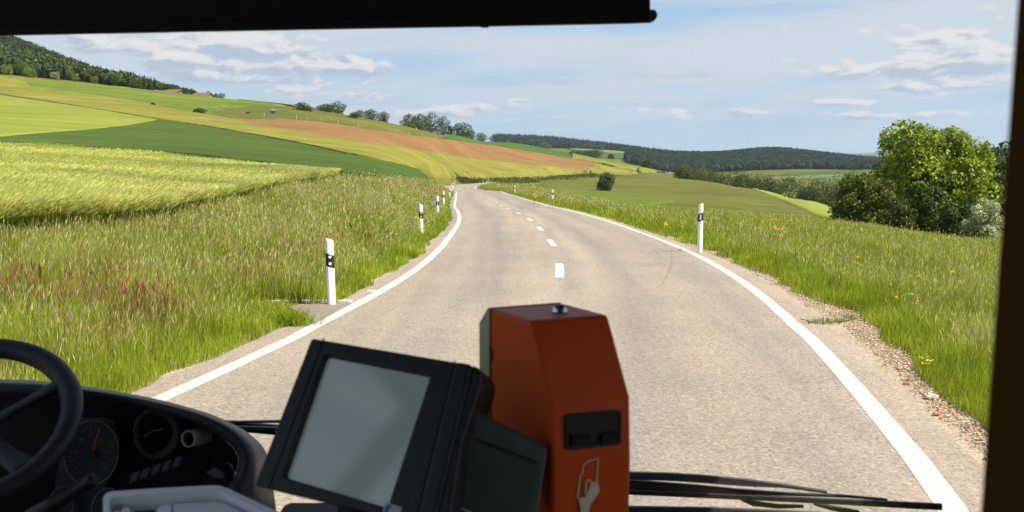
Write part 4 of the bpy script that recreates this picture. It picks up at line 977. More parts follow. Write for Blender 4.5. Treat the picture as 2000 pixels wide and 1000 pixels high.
# crows' dark clods on the brown field
M_stone = noisy('limestone', (.42, .35, .27), (.66, .58, .48), 25, .9, .5, bd=.01)
M_clod = noisy('dark_clod', (.03, .025, .02), (.06, .045, .035), 4, .9)
def rock_mesh(name, X, Y, Z, S, mat, label, cat, kind='stuff'):
    v0, f0 = ico(1); n_ = len(X); k = len(v0)
    V = v0[None] * (1 + rng.uniform(-.3, .3, (n_, k, 1))) * S[:, None, None] * np.stack([rng.uniform(.7, 1.3, n_), rng.uniform(.7, 1.3, n_), rng.uniform(.4, .8, n_)], -1)[:, None, :]
    V = V + np.stack([X, Y, Z], -1)[:, None, :]; Fc = (f0[None] + (np.arange(n_) * k)[:, None, None]).reshape(-1, 3)
    return tag(mesh_np(name, V.reshape(-1, 3), [Fc], mat), label, cat, kind=kind)
n_ = 90; q = [hit(x, y) for x, y in zip(rng.normal(720, 110, n_), rng.uniform(0, 1, n_))]
pc = []
for i in range(140):
    px = rng.uniform(560, 1130); yt, yb = np.interp(px, [p_[0] for p_ in brown_top], [p_[1] for p_ in brown_top]), np.interp(px, [560, 725, 825, 1000, 1130], [258, 284, 298, 319, 334])
    g_ = hit(px, yt + (yb - yt) * (rng.random() * .5 + .45)); pc.append(g_)
pc = np.array(pc); rock_mesh('soil_clods', pc[:, 0], pc[:, 1], terr(pc[:, 0], pc[:, 1]) + .3, rng.uniform(.12, .32, len(pc)), M_clod, 'dark specks scattered over the brown ploughed field', 'clods')
# gravel on the right shoulder
n_ = 26000
D = sprD(n_, 5.5, 34); wl = rwid(D); f = 1 - rng.random(n_) ** 1.4 * .62
off = 3.40 + (wl - 3.35) * f; X = road_c(D) + off * road_half(D) / 3.06 + rng.normal(0, .05, n_)
gz = np.minimum(terr(X, D), road_z(D) + .2)
gm = leaf_material('gravel_stones', 0.0, .9, .1, 3)
v0, f0 = ico(1)
S = np.maximum(rng.gamma(2.0, .0022, n_) + .002, .00030 * D)
k = len(v0); V = v0[None] * (1 + rng.uniform(-.3, .3, (n_, k, 1))) * S[:, None, None] * np.array([1.2, 1.1, .6]) + np.stack([X, D, gz], -1)[:, None, :]
C = np.repeat(pick([(.38, .29, .20), (.48, .38, .27), (.26, .19, .13), (.58, .49, .38), (.34, .21, .12)], n_)[:, None, :], k, 1).reshape(-1, 3)
tag(mesh_np('gravel', V.reshape(-1, 3), [(f0[None] + (np.arange(n_) * k)[:, None, None]).reshape(-1, 3)], gm, colors=C), 'loose pale gravel along the right edge of the road', 'gravel', kind='stuff')
n_ = 5000
D = sprD(n_, 7, 40); X = road_c(D) - (3.55 + .5 * rng.random(n_)) * road_half(D) / 3.06; S = np.maximum(rng.gamma(2, .0030, n_) + .002, .0004 * D)
V = v0[None] * (1 + rng.uniform(-.3, .3, (n_, k, 1))) * S[:, None, None] * np.array([1.2, 1.1, .6]) + np.stack([X, D, road_z(D) - .01], -1)[:, None, :]
C = np.repeat(pick([(.40, .31, .22), (.48, .40, .30), (.28, .21, .15)], n_)[:, None, :], k, 1).reshape(-1, 3)
tag(mesh_np('gravel', V.reshape(-1, 3), [(f0[None] + (np.arange(n_) * k)[:, None, None]).reshape(-1, 3)], gm, colors=C), 'fine grit between the left white line and the grass bank', 'gravel', kind='stuff')
def rock(px, D, s, label, mat=None, dz=0):
    bm = bmesh.new(); bmesh.ops.create_icosphere(bm, subdivisions=3, radius=1)
    for v in bm.verts: v.co = Vector((v.co.x * 1.3, v.co.y, v.co.z * .7)) * s * (1 + .18 * math.sin(v.co.x * 5 + D) * math.cos(v.co.y * 4) + random.uniform(-.04, .04))
    o = mesh_bm('rock', bm, mat or M_stone, smooth=False); g_ = at(px, D); o.location = (g_.x, g_.y, g_.z + s * .2 + dz); return tag(o, label, 'rock')
rock(1333, 25.3, .07, 'pale stone lying by the road left of the near right post')
rock(1842, 8.3, .024, 'small reddish stone in the gravel by the pillar', noisy('red_stone', (.40, .17, .08), (.5, .24, .12), 20, .9))
rock(1830, 8.9, .045, 'pale yellowish stone at the grass edge of the gravel')
rock(724, 16.6, .06, 'sandy stone right of the nearest left marker post', dz=-.02)
# paved inlet on the left with a row of setts behind it
M_sett = noisy('granite_sett', (.42, .42, .42), (.62, .61, .60), 30, .8, .4)
M_slab = noisy('inlet_asphalt', (.17, .145, .125), (.24, .205, .175), 18, .9, .3)
def slab(name, pts, top, mat, lift, label=None, cat=None, thick=.2, kind=None):
    bm = bmesh.new(); a = [bm.verts.new((x, y, float(road_z(y)) + lift)) for x, y in pts]; b_ = [bm.verts.new((x, y, float(road_z(y)) + lift - thick)) for x, y in pts]
    bm.faces.new(a)
    bm.faces.new(b_[::-1])
    for i in range(len(pts)): j = (i + 1) % len(pts); bm.faces.new((a[i], b_[i], b_[j], a[j]))
    o = mesh_bm(name, bm, mat); return tag(o, label, cat, kind=kind)
def flat(px, py):
    x, y = on_road(px, py); return (x, y)
slab('inlet_paving', [flat(*p_) for p_ in [(686, 594), (680, 592), (600, 596), (560, 600), (584, 612), (596, 624), (618, 632)]], 0, M_slab, .012, kind='structure')
sx = np.linspace(515, 680, 15)
for i, x in enumerate(sx):
    X_, Y_ = flat(x, 592.5 - .8 * math.sin((x - 520) / 170 * math.pi)); w_ = 170 / 14 / F * Y_ * .90
    bm = bmesh.new(); box(bm, (0, 0, .0), (w_, .11, .16)); o = mesh_bm('sett', bm, M_sett, bevel=.012, bseg=2)
    o.location = (X_, Y_ + .1, float(road_z(Y_)) - .045 + random.uniform(-.006, .006)); o.rotation_euler = (random.uniform(-.03, .03), random.uniform(-.03, .03), random.uniform(-.05, .05))
    tag(o, 'small grey granite block in the row behind the paved inlet', 'paving stone', 'granite blocks behind the paved inlet')
slab('concrete_strip', [flat(*p_) for p_ in [(1566, 624), (1645, 618), (1652, 626), (1590, 632)]], 0, noisy('old_concrete', (.30, .26, .21), (.40, .35, .28), 14, .9, .4), .015, 'pale concrete drain slab across the right shoulder, partly overgrown', 'drain slab', .12)
# weeds creeping over the slab
def tuft(pts, n_, s, h, cols, label, name='grass_tuft'):
    X = np.concatenate([np.full(n_, a_) + rng.normal(0, s, n_) for a_, _ in pts]); Y = np.concatenate([np.full(n_, b_) + rng.normal(0, s * .7, n_) for _, b_ in pts]); m_ = len(X)
    H = rng.uniform(.3, 1, m_) * h
    V, C, Q, T = blades(X, Y, np.maximum(terr(X, Y), road_z(Y)) - .01, H, rng.uniform(.006, .012, m_), rng.uniform(.3, 1.1, m_), rng.random(m_) * 6.28, pick(cols, m_))
    return tag(mesh_np(name, V, [Q, T], M_blade, colors=C), label, 'grass', kind='stuff')
tuft([flat(1605, 630), flat(1622, 628), flat(1640, 627), flat(1655, 622), flat(1590, 632)], 60, .10, .12, [(.12, .19, .02), (.17, .22, .03)], 'weeds creeping over the concrete drain slab')
tuft([flat(568, 636), flat(560, 630), flat(545, 622), flat(530, 616), flat(515, 612), flat(580, 634)], 260, .12, .28, GREENS[:4], 'lush grass tuft overhanging the near side of the paved inlet')
# skid marks and small stains are part of the asphalt: two dark tyre scuffs
M_skid, t_, b_ = material('rubber_scuff', .8, (.215, .18, .15), .2)
def scuff(pts, wd):
    V = []
    for px, py in pts:
        x, y = on_road(px, py); z = float(road_z(y)) + .008; V += [(x - wd / 2, y, z), (x + wd / 2, y, z)]
    tag(mesh_np('tyre_scuff', np.array(V), [gridfaces(len(pts), 2)], M_skid), kind='structure')
scuff([(1312, 488), (1313, 505), (1309, 525), (1300, 545), (1290, 558)], .025)
scuff([(1276, 489), (1282, 492), (1286, 496)], .03)
# ================================================================ THE BUS
M_dash = noisy('dash_plastic', (.006, .006, .007), (.009, .009, .011), 60, .6, .18, .2, bd=.0008)
M_dashlit = noisy('dash_hood_lit', (.030, .029, .042), (.042, .040, .056), 90, .5, .25, .4, bd=.0006)  # dash plastic with the lit tone of the hood put into its colour
M_inner = noisy('bus_lining', (.02, .02, .022), (.03, .03, .032), 8, .85)
M_brown = noisy('pillar_lining', (.050, .020, .003), (.075, .030, .005), 5, .85, .15, .05)
M_rubber = noisy('wiper_rubber', (.012, .012, .015), (.022, .022, .026), 30, .5, .2, .4, bd=.001)
M_wheel = noisy('steering_foam', (.014, .015, .020), (.022, .023, .030), 70, .55, .35, .4, bd=.0006)
M_blind = noisy('blind_fabric', (.008, .008, .008), (.012, .012, .012), 20, .9)
M_paintbus = noisy('bus_paint', (.6, .45, .05), (.65, .5, .07), 2, .4)
bus = empty('bus', (0, 0, 0)); tag(bus, 'bus driver area seen from inside, with black dashboard and steering wheel', 'bus')
FL, RF, HW, FR, BK = .38, 3.0, 1.42, 2.62, -7.0
def bm_box(bm, x0, x1, y0, y1, z0, z1):
    return bmesh.ops.create_cube(bm, size=1, matrix=Matrix.Translation(((x0 + x1) / 2, (y0 + y1) / 2, (z0 + z1) / 2)) @ Matrix.Diagonal((x1 - x0, y1 - y0, z1 - z0, 1)))
bm = bmesh.new(); bm_box(bm, -HW, HW, BK, FR - .25, RF, RF + .08); mesh_bm('roof', bm, M_inner, bus, bevel=.02)
bm = bmesh.new(); bm_box(bm, -HW, HW, BK, 1.95, FL - .08, FL); mesh_bm('floor', bm, M_inner, bus)
bm = bmesh.new()
for s in (-1, 1):
    x0, x1 = sorted((s * HW, s * (HW + .06)))
    yf = 1.0
    bm_box(bm, x0, x1, BK, yf, FL - .1, 1.25); bm_box(bm, x0, x1, BK, FR - .3, 2.45 if s > 0 else 2.96, RF); bm_box(bm, x0, x1, yf, FR - .3, FL - .1, .95 if s < 0 else .5)
    for y in (-7, -5.3, -3.6, -1.9, -.3, 1.0): bm_box(bm, x0, x1, y, y + .07, .5 if y > .5 else 1.25, 2.45 if s > 0 else 2.96)
# unseen slanting bar in left wall, shaped for its reflection in the terminal screen
for ya, yb in ((.06, .145),):
    q_ = [bm.verts.new(v) for xx in (-HW, -HW - .05) for v in ((xx, ya, 2.98), (xx, yb, 2.98), (xx, yb + .50, 1.22), (xx, ya + .50, 1.22))]
    for f in ((0, 1, 2, 3), (4, 5, 6, 7), (0, 1, 5, 4), (1, 2, 6, 5), (2, 3, 7, 6), (3, 0, 4, 7)): bm.faces.new([q_[i] for i in f])
mesh_bm('side_wall', bm, M_inner, bus)
bm = bmesh.new(); bm_box(bm, -HW, HW, BK - .06, BK, FL - .1, RF); mesh_bm('rear_wall', bm, M_inner, bus)
# front below the screen and its sloping sill
bm = bmesh.new(); bm_box(bm, -HW, HW, 2.50, FR, .3, 1.12); mesh_bm('front_panel', bm, M_paintbus, bus, bevel=.03)
bm = bmesh.new(); bm_box(bm, -HW, HW, 2.42, FR, RF - .12, RF + .08); mesh_bm('front_header', bm, M_inner, bus)
for s in (-1, 1):
    bm = bmesh.new(); bm_box(bm, *sorted((s * (HW - .03), s * (HW + .06))), 2.36, FR, .4, RF); mesh_bm('corner_post', bm, M_inner, bus, bevel=.02)
# windscreen: a clean clear pane
mg = bpy.data.materials.new('clear_glass'); mg.use_nodes = True; tt = NT(mg.node_tree); tt.n.clear()
oo = tt.new('ShaderNodeOutputMaterial'); tb = tt.new('ShaderNodeBsdfTransparent'); tb.inputs[0].default_value = (.965, .97, .965, 1); tt.l.new(tb.outputs[0], oo.inputs[0])
bm = bmesh.new(); bm_box(bm, -HW + .04, HW - .04, 2.515, 2.523, 1.12, RF - .12); mesh_bm('windscreen', bm, mg, bus)

# ---- planes in space and outlines laid on them
class Plane:
    def __init__(s, o, ex, ey):
        s.o = Vector(o); s.x = Vector(ex).normalized(); s.n = s.x.cross(Vector(ey)).normalized(); s.y = s.n.cross(s.x)
        if s.n.dot(s.o - Vector((0, 0, CAMZ))) > 0: s.n = -s.n      # n looks towards the seats
    def hit(s, px, py):
        d = ray(px, py); c0 = Vector((0, 0, CAMZ)); k = (s.o - c0).dot(s.n) / d.dot(s.n); return c0 + d * k
def prism(name, pts, plane, z0, z1, mat, parent, bevel=0.0, seg=2, taper=None, smooth=False, back=None):
    """outline pts on the plane, between heights z0 (back) and z1 (front) along its normal"""
    bm = bmesh.new(); q = [plane.hit(*p_) if not isinstance(p_, Vector) else p_ for p_ in pts]
    c_ = sum(q, Vector()) / len(q); g = taper or 1.0
    f = [bm.verts.new(v + plane.n * z1) for v in q]; r_ = [bm.verts.new(c_ + (v - c_) * g + plane.n * z0) for v in q]
    bm.faces.new(f); bm.faces.new(r_[::-1])
    for i in range(len(q)): j = (i + 1) % len(q); bm.faces.new((f[i], r_[i], r_[j], f[j]))
    return mesh_bm(name, bm, mat, parent, bevel=bevel, bseg=seg, smooth=smooth)
def frame_prism(name, outer, inner, plane, z0, z1, mat, parent, bevel=0.0):
    bm = bmesh.new(); n_ = len(outer)
    O = [plane.hit(*p_) for p_ in outer]; I_ = [plane.hit(*p_) for p_ in inner]
    of = [bm.verts.new(v + plane.n * z1) for v in O]; inf = [bm.verts.new(v + plane.n * z1) for v in I_]
    ob = [bm.verts.new(v + plane.n * z0) for v in O]; ib = [bm.verts.new(v + plane.n * z0) for v in I_]
    for i in range(n_):
        j = (i + 1) % n_
        bm.faces.new((of[i], of[j], inf[j], inf[i])); bm.faces.new((ob[i], ib[i], ib[j], ob[j]))
        bm.faces.new((of[i], ob[i], ob[j], of[j])); bm.faces.new((inf[i], inf[j], ib[j], ib[i]))
    return mesh_bm(name, bm, mat, parent, bevel=bevel)
def tube(bm, pts, r, n=10, flat_=1.0, cap=True):
    pts = [Vector(p_) for p_ in pts]; rings = []
    for i, p_ in enumerate(pts):
        d = (pts[min(i + 1, len(pts) - 1)] - pts[max(i - 1, 0)]).normalized(); x = d.cross(Vector((0, 0, 1))); x = x.normalized() if x.length > 1e-4 else Vector((1, 0, 0)); y = x.cross(d).normalized()
        rr = r[i] if isinstance(r, (list, tuple)) else r
        rings.append([bm.verts.new(p_ + x * math.cos(6.2832 * k / n) * rr + y * math.sin(6.2832 * k / n) * rr * flat_) for k in range(n)])
    for a, b_ in zip(rings, rings[1:]):
        for k in range(n): bm.faces.new((a[k], a[(k + 1) % n], b_[(k + 1) % n], b_[k]))
    if cap: bm.faces.new(rings[0][::-1]); bm.faces.new(rings[-1])
    return rings

# ---- window pillar close to the camera, right
bm = bmesh.new(); y0 = .42
a_ = P(1950, 500, y0 + .06)
bm_box(bm, a_.x, a_.x + .10, y0, y0 + .06, FL, RF); wpil = mesh_bm('window_pillar', bm, M_brown, bus, bevel=.012, bseg=3)
wpil.data.transform(Matrix.Translation((a_.x, 0, a_.z)) @ Matrix.Rotation(R(1.5), 4, 'Y') @ Matrix.Translation((-a_.x - .004, 0, -a_.z)))

# ---- steering wheel
WC = P(-62, 822, 1.85); wn = Vector((.12, -.60, .79)).normalized()
wx = Vector((1, 0, 0)); wx = (wx - wn * wx.dot(wn)).normalized(); wy = wn.cross(wx)
WR = .178
bm = bmesh.new(); N = 72; m_ = 14; rings = []
for i in range(N):
    a = 6.2832 * i / N; d = wx * math.cos(a) + wy * math.sin(a); c_ = WC + d * WR
    rr = .0200 + .0012 * math.sin(a * 2)
    rings.append([bm.verts.new(c_ + d * math.cos(6.2832 * k / m_) * rr + wn * math.sin(6.2832 * k / m_) * rr) for k in range(m_)])
for i in range(N):
    for k in range(m_): bm.faces.new((rings[i][k], rings[(i + 1) % N][k], rings[(i + 1) % N][(k + 1) % m_], rings[i][(k + 1) % m_]))
sw = mesh_bm('steering_wheel', bm, M_wheel, bus, smooth=True)
def spoke(ang, wid):
    bm = bmesh.new(); pts = []
    for f in np.linspace(0, 1, 9):
        a = R(ang); d = wx * math.cos(a) + wy * math.sin(a); pts.append(WC + d * WR * (.18 + .80 * f) - wn * (.028 * (1 - f) ** 1.5 + .004))
    tube(bm, pts, [wid * (1.0 + .5 * abs(f - .45) * 2) for f in np.linspace(0, 1, 9)], 10, .45); return mesh_bm('spoke', bm, M_wheel, sw, smooth=True)
spoke(38, .017); spoke(-34, .022); spoke(142, .017); spoke(214, .022)
bm = bmesh.new(); q = wn.to_track_quat('Z', 'Y').to_matrix().to_4x4()
bmesh.ops.create_cone(bm, cap_ends=True, segments=32, radius1=.062, radius2=.048, depth=.035, matrix=Matrix.Translation(WC - wn * .03) @ q); mesh_bm('hub', bm, M_wheel, sw, bevel=.008, bseg=3)
bm = bmesh.new(); tube(bm, [WC - wn * .04, WC - wn * .45], [.04, .05], 16); mesh_bm('steering_column', bm, M_inner, bus, smooth=True)
# stalk behind the wheel
bm = bmesh.new(); tube(bm, [P(60, 1010, 1.80), P(110, 980, 1.80), P(150, 955, 1.80), P(178, 938, 1.79), P(186, 933, 1.79)], [.016, .014, .012, .013, .010], 12); mesh_bm('control_stalk', bm, M_rubber, bus, smooth=True)

# ---- dashboard: rounded hood over a deep recess
hood_out = [(-260, 740), (0, 741), (80, 744), (150, 752), (230, 765), (300, 778), (360, 793), (420, 812), (470, 836), (500, 858), (517, 878), (526, 905), (532, 945), (540, 1000), (545, 1070)]
hood_mid = [(-260, 744), (0, 746), (80, 749), (150, 757), (230, 769), (300, 783), (357, 797), (412, 815), (456, 836), (486, 860), (500, 884), (502, 915), (500, 955), (492, 1005), (480, 1075)]
hood_in = [(-260, 752), (0, 754), (80, 757), (150, 764), (226, 774), (300, 789), (352, 802), (400, 817), (440, 837), (468, 861), (481, 882), (483, 902), (474, 932), (456, 957), (432, 1000), (405, 1080)]
hood_deep = [(-260, 770), (0, 772), (80, 775), (148, 780), (220, 784), (292, 799), (345, 814), (390, 831), (427, 851), (452, 872), (464, 890), (465, 906), (458, 930), (440, 954), (415, 995), (390, 1080)]
def dens_(L, k=4):
    out_ = []
    for i in range(len(L) - 1):
        p0, p1, p2, p3 = [np.array(L[max(0, min(len(L) - 1, i + q_))], float) for q_ in (-1, 0, 1, 2)]
        for s in range(k):
            u = s / k; out_.append(tuple(.5 * ((2 * p1) + (-p0 + p2) * u + (2 * p0 - 5 * p1 + 4 * p2 - p3) * u * u + (-p0 + 3 * p1 - 3 * p2 + p3) * u ** 3)))
    out_.append(L[-1]); return out_
bm = bmesh.new()
lay = [(hood_out, 2.28, 0.05), (hood_out, 2.22, 0), (hood_mid, 2.08, 0), (hood_in, 1.99, 0), (hood_deep, 2.02, 0), (hood_deep, 2.14, 0)]
rows_ = []
for L, Y, dz in lay:
    rows_.append([bm.verts.new(P(x, y, Y) - Vector((0, 0, dz))) for x, y in dens_(L)])
for a, b_ in zip(rows_, rows_[1:]):
    for i in range(len(a) - 1): bm.faces.new((a[i], a[i + 1], b_[i + 1], b_[i]))
dash_o = mesh_bm('dashboard', bm, M_dashlit, bus, smooth=True)
# recess panel and body of the dashboard
PD = Plane(P(250, 880, 2.12), (1, 0, 0), (0, .35, 1))
bm = bmesh.new(); pts_ = [P(x, y, 2.135) for x, y in dens_(hood_deep, 2)] + [P(415, 1150, 2.135), P(-260, 1150, 2.135)]
vsb = [bm.verts.new(v) for v in pts_]; bm.faces.new(vsb); bmesh.ops.triangulate(bm, faces=bm.faces[:])
mesh_bm('instrument_panel', bm, M_dash, dash_o)
bm = bmesh.new(); bm_box(bm, -HW, HW, 2.30, 2.50, .4, 1.16); bm_box(bm, -.2, HW, 1.9, 2.31, .4, 1.05); bm_box(bm, -.52, .12, 1.85, 2.27, .45, 1.27); mesh_bm('dash_body', bm, M_dash, dash_o, bevel=.02)
bm = bmesh.new(); bm_box(bm, -HW, -.2, 1.78, 2.29, .4, 1.22); mesh_bm('dash_lower', bm, M_dash, dash_o, bevel=.02)

def ringo(name, cx_, cy_, ax, ay, Y, r, mat, parent, rot=0.0, dY=0.0, n=48, a0=0, a1=360):
    bm = bmesh.new(); pts = []
    for i in range(n + 1):
        a = R(a0 + (a1 - a0) * i / n); x = math.cos(a) * ax; y = math.sin(a) * ay
        pts.append(P(cx_ + x * math.cos(rot) - y * math.sin(rot), cy_ + x * math.sin(rot) + y * math.cos(rot), Y + dY * math.sin(a)))
    tube(bm, pts, r, 8, 1.0, cap=(a1 - a0 < 360)); return mesh_bm(name, bm, mat, parent, smooth=True)
def disc(name, cx_, cy_, ax, ay, Y, th, mat, parent, rot=0.0, bevel=0.0):
    bm = bmesh.new(); n = 40; A, B = [], []
    for i in range(n):
        a = 6.2832 * i / n; x = math.cos(a) * ax; y = math.sin(a) * ay; px, py = cx_ + x * math.cos(rot) - y * math.sin(rot), cy_ + x * math.sin(rot) + y * math.cos(rot)
        A.append(bm.verts.new(P(px, py, Y))); B.append(bm.verts.new(P(px, py, Y + th)))
    bm.faces.new(A); bm.faces.new(B[::-1])
    for i in range(n): bm.faces.new((A[i], B[i], B[(i + 1) % n], A[(i + 1) % n]))
    return mesh_bm(name, bm, mat, parent, bevel=bevel)
M_chrome = noisy('gauge_ring', (.13, .19, .18), (.17, .24, .22), 30, .4, spec=.6)
M_gface = noisy('gauge_face', (.035, .042, .048), (.05, .058, .062), 14, .6)
M_mark = noisy('gauge_marks', (.12, .14, .15), (.16, .18, .19), 20, .6)
M_needle = noisy('needle_red', (.55, .06, .02), (.62, .08, .03), 20, .5)
M_cluster = noisy('cluster_plate', (.06, .06, .065), (.08, .08, .085), 20, .6)
cl = prism('cluster_plate', [(100, 1010), (110, 930), (128, 850), (148, 818), (200, 815), (222, 822), (231, 850), (228, 890), (214, 935), (196, 965), (170, 1010)], Plane(P(160, 900, 2.115), (1, 0, 0), (0, 0, 1)), -.01, 0, M_cluster, dash_o)
sp_ = disc('speedometer', 178, 885, 51, 60, 2.094, .006, M_gface, dash_o, .18)
ringo('ring', 178, 885, 53, 64, 2.090, .0016, M_chrome, sp_, .18)
for i in range(25):
    a = R(140 + 260 * i / 24); bm = bmesh.new(); r0 = .80 if i % 2 else .72
    c1 = (178 + math.cos(a) * 51 * r0, 885 + math.sin(a) * 60 * r0); c2 = (178 + math.cos(a) * 51 * .88, 885 + math.sin(a) * 60 * .88)
    tube(bm, [P(*c1, 2.089), P(*c2, 2.089)], .0006 if i % 2 else .0010, 4)
    if i % 2 == 0 and False: pass
    mesh_bm('scale_mark', bm, M_mark, sp_)
def text_obj(name, s, p0, size, nrm, up, mat, parent, ext=.0004):
    cu = bpy.data.curves.new(name, 'FONT'); cu.body = s; cu.size = size; cu.extrude = ext; cu.align_x = 'CENTER'; cu.align_y = 'CENTER'; cu.materials.append(mat)
    o = bpy.data.objects.new(name, cu); link(o, parent); z = Vector(nrm).normalized(); x = Vector(up).cross(z).normalized(); y = z.cross(x)
    o.matrix_local = Matrix.Translation(p0) @ Matrix((x, y, z)).transposed().to_4x4()
    bpy.context.view_layer.update(); me = bpy.data.meshes.new_from_object(o.evaluated_get(bpy.context.evaluated_depsgraph_get()))
    o2 = bpy.data.objects.new(name, me); link(o2, parent); o2.matrix_local = o.matrix_local; bpy.data.objects.remove(o); return o2
for i, s in enumerate(['0', '20', '40', '60', '80', '100', '120']):
    a = R(140 + 260 * i / 6); text_obj('scale_number', s, P(178 + math.cos(a) * 51 * .58, 885 + math.sin(a) * 60 * .58, 2.088), .0095, (.1, -1, .25), (0, 0, 1), M_mark, sp_)
bm = bmesh.new(); tube(bm, [P(183, 880, 2.085), P(187, 860, 2.085), P(195, 838, 2.085)], [.0022, .0018, .0006], 6); mesh_bm('needle', bm, M_needle, sp_)
disc('needle_hub', 180, 888, 8, 9, 2.083, .01, M_rubber, sp_)
for cx_, cy_ in ((118, 988), (205, 990)):
    g_ = disc('small_gauge', cx_, cy_, 24, 36, 2.08, .006, M_gface, dash_o, .3); ringo('ring', cx_, cy_, 25, 38, 2.076, .0013, M_chrome, g_, .3)
# air vent: ring, tilted slats, vane
M_vent = noisy('vent_plastic', (.040, .040, .044), (.055, .055, .06), 40, .5)
vt_ = disc('air_vent', 305, 846, 40, 44, 2.118, .004, M_blind, dash_o)
ringo('ring', 306, 846, 41, 46, 2.085, .0060, M_vent, vt_, dY=0)
ringo('ring', 308, 846, 34, 39, 2.095, .0060, M_vent, vt_, dY=0, a0=-100, a1=100)
for k, y in enumerate((824, 836, 849, 862, 873)):
    bm = bmesh.new(); hw_ = 34 * math.sqrt(max(.05, 1 - ((y - 846) / 40) ** 2)); tube(bm, [P(305 - hw_, y + 6, 2.10), P(305, y - 2, 2.095), P(305 + hw_, y - 7, 2.10)], .0014, 6, 2.0); mesh_bm('slat', bm, M_dash, vt_, smooth=True)
bm = bmesh.new(); tube(bm, [P(281, 853, 2.088), P(298, 842, 2.086), P(318, 838, 2.086)], .0010, 6); mesh_bm('vane', bm, M_chrome, vt_)
# pale socket: short open tube sticking out of the panel
M_cup = noisy('pale_plastic', (.42, .40, .42), (.52, .50, .52), 20, .5); M_cupin = noisy('socket_inside', (.12, .055, .02), (.18, .08, .03), 20, .7)
ca_, cb_ = P(367, 857, 2.04), P(400, 852, 2.09); dc = (cb_ - ca_).normalized()
bm = bmesh.new(); xr = dc.cross(Vector((0, 0, 1))).normalized(); yr = xr.cross(dc)
prs = [(0, .0155), (.0, .0175), (.02, .0175), (.055, .0165)]
R_ = [[bm.verts.new(ca_ + dc * s + (xr * math.cos(6.2832 * k / 12) + yr * math.sin(6.2832 * k / 12)) * r_) for k in range(12)] for s, r_ in [(.06, .0150)] + prs]
for a, b_ in zip(R_, R_[1:]):
    for k in range(12): bm.faces.new((a[k], a[(k + 1) % 12], b_[(k + 1) % 12], b_[k]))
cup = mesh_bm('power_socket', bm, M_cup, dash_o, smooth=True); tag(cup, 'pale open tube shaped socket')
bm = bmesh.new(); R2 = [[bm.verts.new(ca_ + dc * s + (xr * math.cos(6.2832 * k / 12) + yr * math.sin(6.2832 * k / 12)) * .0148) for k in range(12)] for s in (.004, .05)]
for k in range(12): bm.faces.new((R2[0][k], R2[0][(k + 1) % 12], R2[1][(k + 1) % 12], R2[1][k]))
bm.faces.new(R2[1]); mesh_bm('socket_lining', bm, M_cupin, cup)
# row of rocker switches
M_sw = noisy('switch_plastic', (.06, .062, .075), (.085, .087, .10), 30, .45)
PS = Plane(P(300, 930, 2.03), (1, -.05, .1), (0, .6, .8))
for i in range(5):
    x = 252 + i * 21; y = 945 - i * 7.5
    s_ = prism('rocker_switch', [(x, y), (x + 8, y - 20), (x + 23, y - 25), (x + 15, y - 5)], PS, -.004, .004, M_sw, dash_o, bevel=.0015)
# round control with a lighter rim arc
kn = disc('light_switch', 428, 934, 27, 31, 2.03, .01, M_dash, dash_o, .5); ringo('ring', 428, 932, 29, 33, 2.02, .0014, M_chrome, kn, .5, a0=-90, a1=60)
prism('grip', [(405, 925), (422, 917), (440, 926), (436, 938), (418, 934)], Plane(P(420, 926, 2.0), (1, 0, 0), (0, .6, .8)), 0, .012, M_sw, kn, bevel=.002)

# ---- wipers outside the pane
def bar(name, pts, Y, w_, th, parent, mat=M_rubber):
    """a flat bar following pts, each with its own height in pixels"""
    bm = bmesh.new(); rs = []
    for (x, y, hh) in pts:
        t_, b_ = P(x, y - hh / 2, Y), P(x, y + hh / 2, Y)
        rs.append([bm.verts.new(v) for v in (t_, b_, b_ + Vector((0, th, 0)), t_ + Vector((0, th, 0)))])
    for a, b_ in zip(rs, rs[1:]):
        for k in range(4): bm.faces.new((a[k], a[(k + 1) % 4], b_[(k + 1) % 4], b_[k]))
    bm.faces.new(rs[0]); bm.faces.new(rs[-1][::-1]); return mesh_bm(name, bm, mat, parent, bevel=.0012, bseg=2)
wp = empty('wiper', (0, 0, 0)); wp.parent = bus
M_wip = noisy('wiper_metal', (.030, .030, .040), (.042, .042, .052), 30, .45, spec=.5)
bar('wiper_arm', [(1150, 927, 13), (1222, 930, 14), (1300, 932, 15), (1366, 936, 15), (1450, 943, 14), (1530, 950, 7), (1616, 962, 5)], 2.60, 0, .012, wp, M_wip)
bar('wiper_arm', [(1140, 945, 22), (1222, 947, 19), (1270, 950, 19), (1360, 955, 15), (1440, 961, 11), (1540, 966, 6), (1650, 970, 5), (1734, 977, 4)], 2.62, 0, .010, wp)
bar('wiper_blade', [(1120, 957, 9), (1222, 962, 9), (1400, 970, 9), (1600, 979, 10), (1700, 984, 11), (1780, 988, 12), (1841, 991, 12)], 2.59, 0, .010, wp)
bar('wiper_link', [(1446, 975, 5), (1470, 984, 10), (1520, 990, 8), (1570, 990, 5)], 2.60, 0, .010, wp)
bar('wiper_link', [(1590, 985, 5), (1620, 992, 9), (1680, 1004, 11)], 2.61, 0, .010, wp)
wq = empty('wiper', (0, 0, 0)); wq.parent = bus
bar('wiper_arm', [(380, 824, 4), (470, 825, 4), (560, 824, 5), (700, 826, 8)], 2.58, 0, .012, wq, M_wip)
bar('wiper_arm', [(420, 835, 5), (540, 838, 6), (700, 842, 8)], 2.60, 0, .012, wq, M_wip)
bar('wiper_blade', [(430, 832, 14), (480, 836, 18), (560, 842, 20), (700, 850, 22)], 2.62, 0, .012, wq)
bar('windscreen_edge', [(1000, 1008, 30), (1215, 1006, 32), (1400, 1008, 30), (1600, 1015, 26), (1800, 1030, 26)], 2.50, 0, .012, bus, M_dashlit)

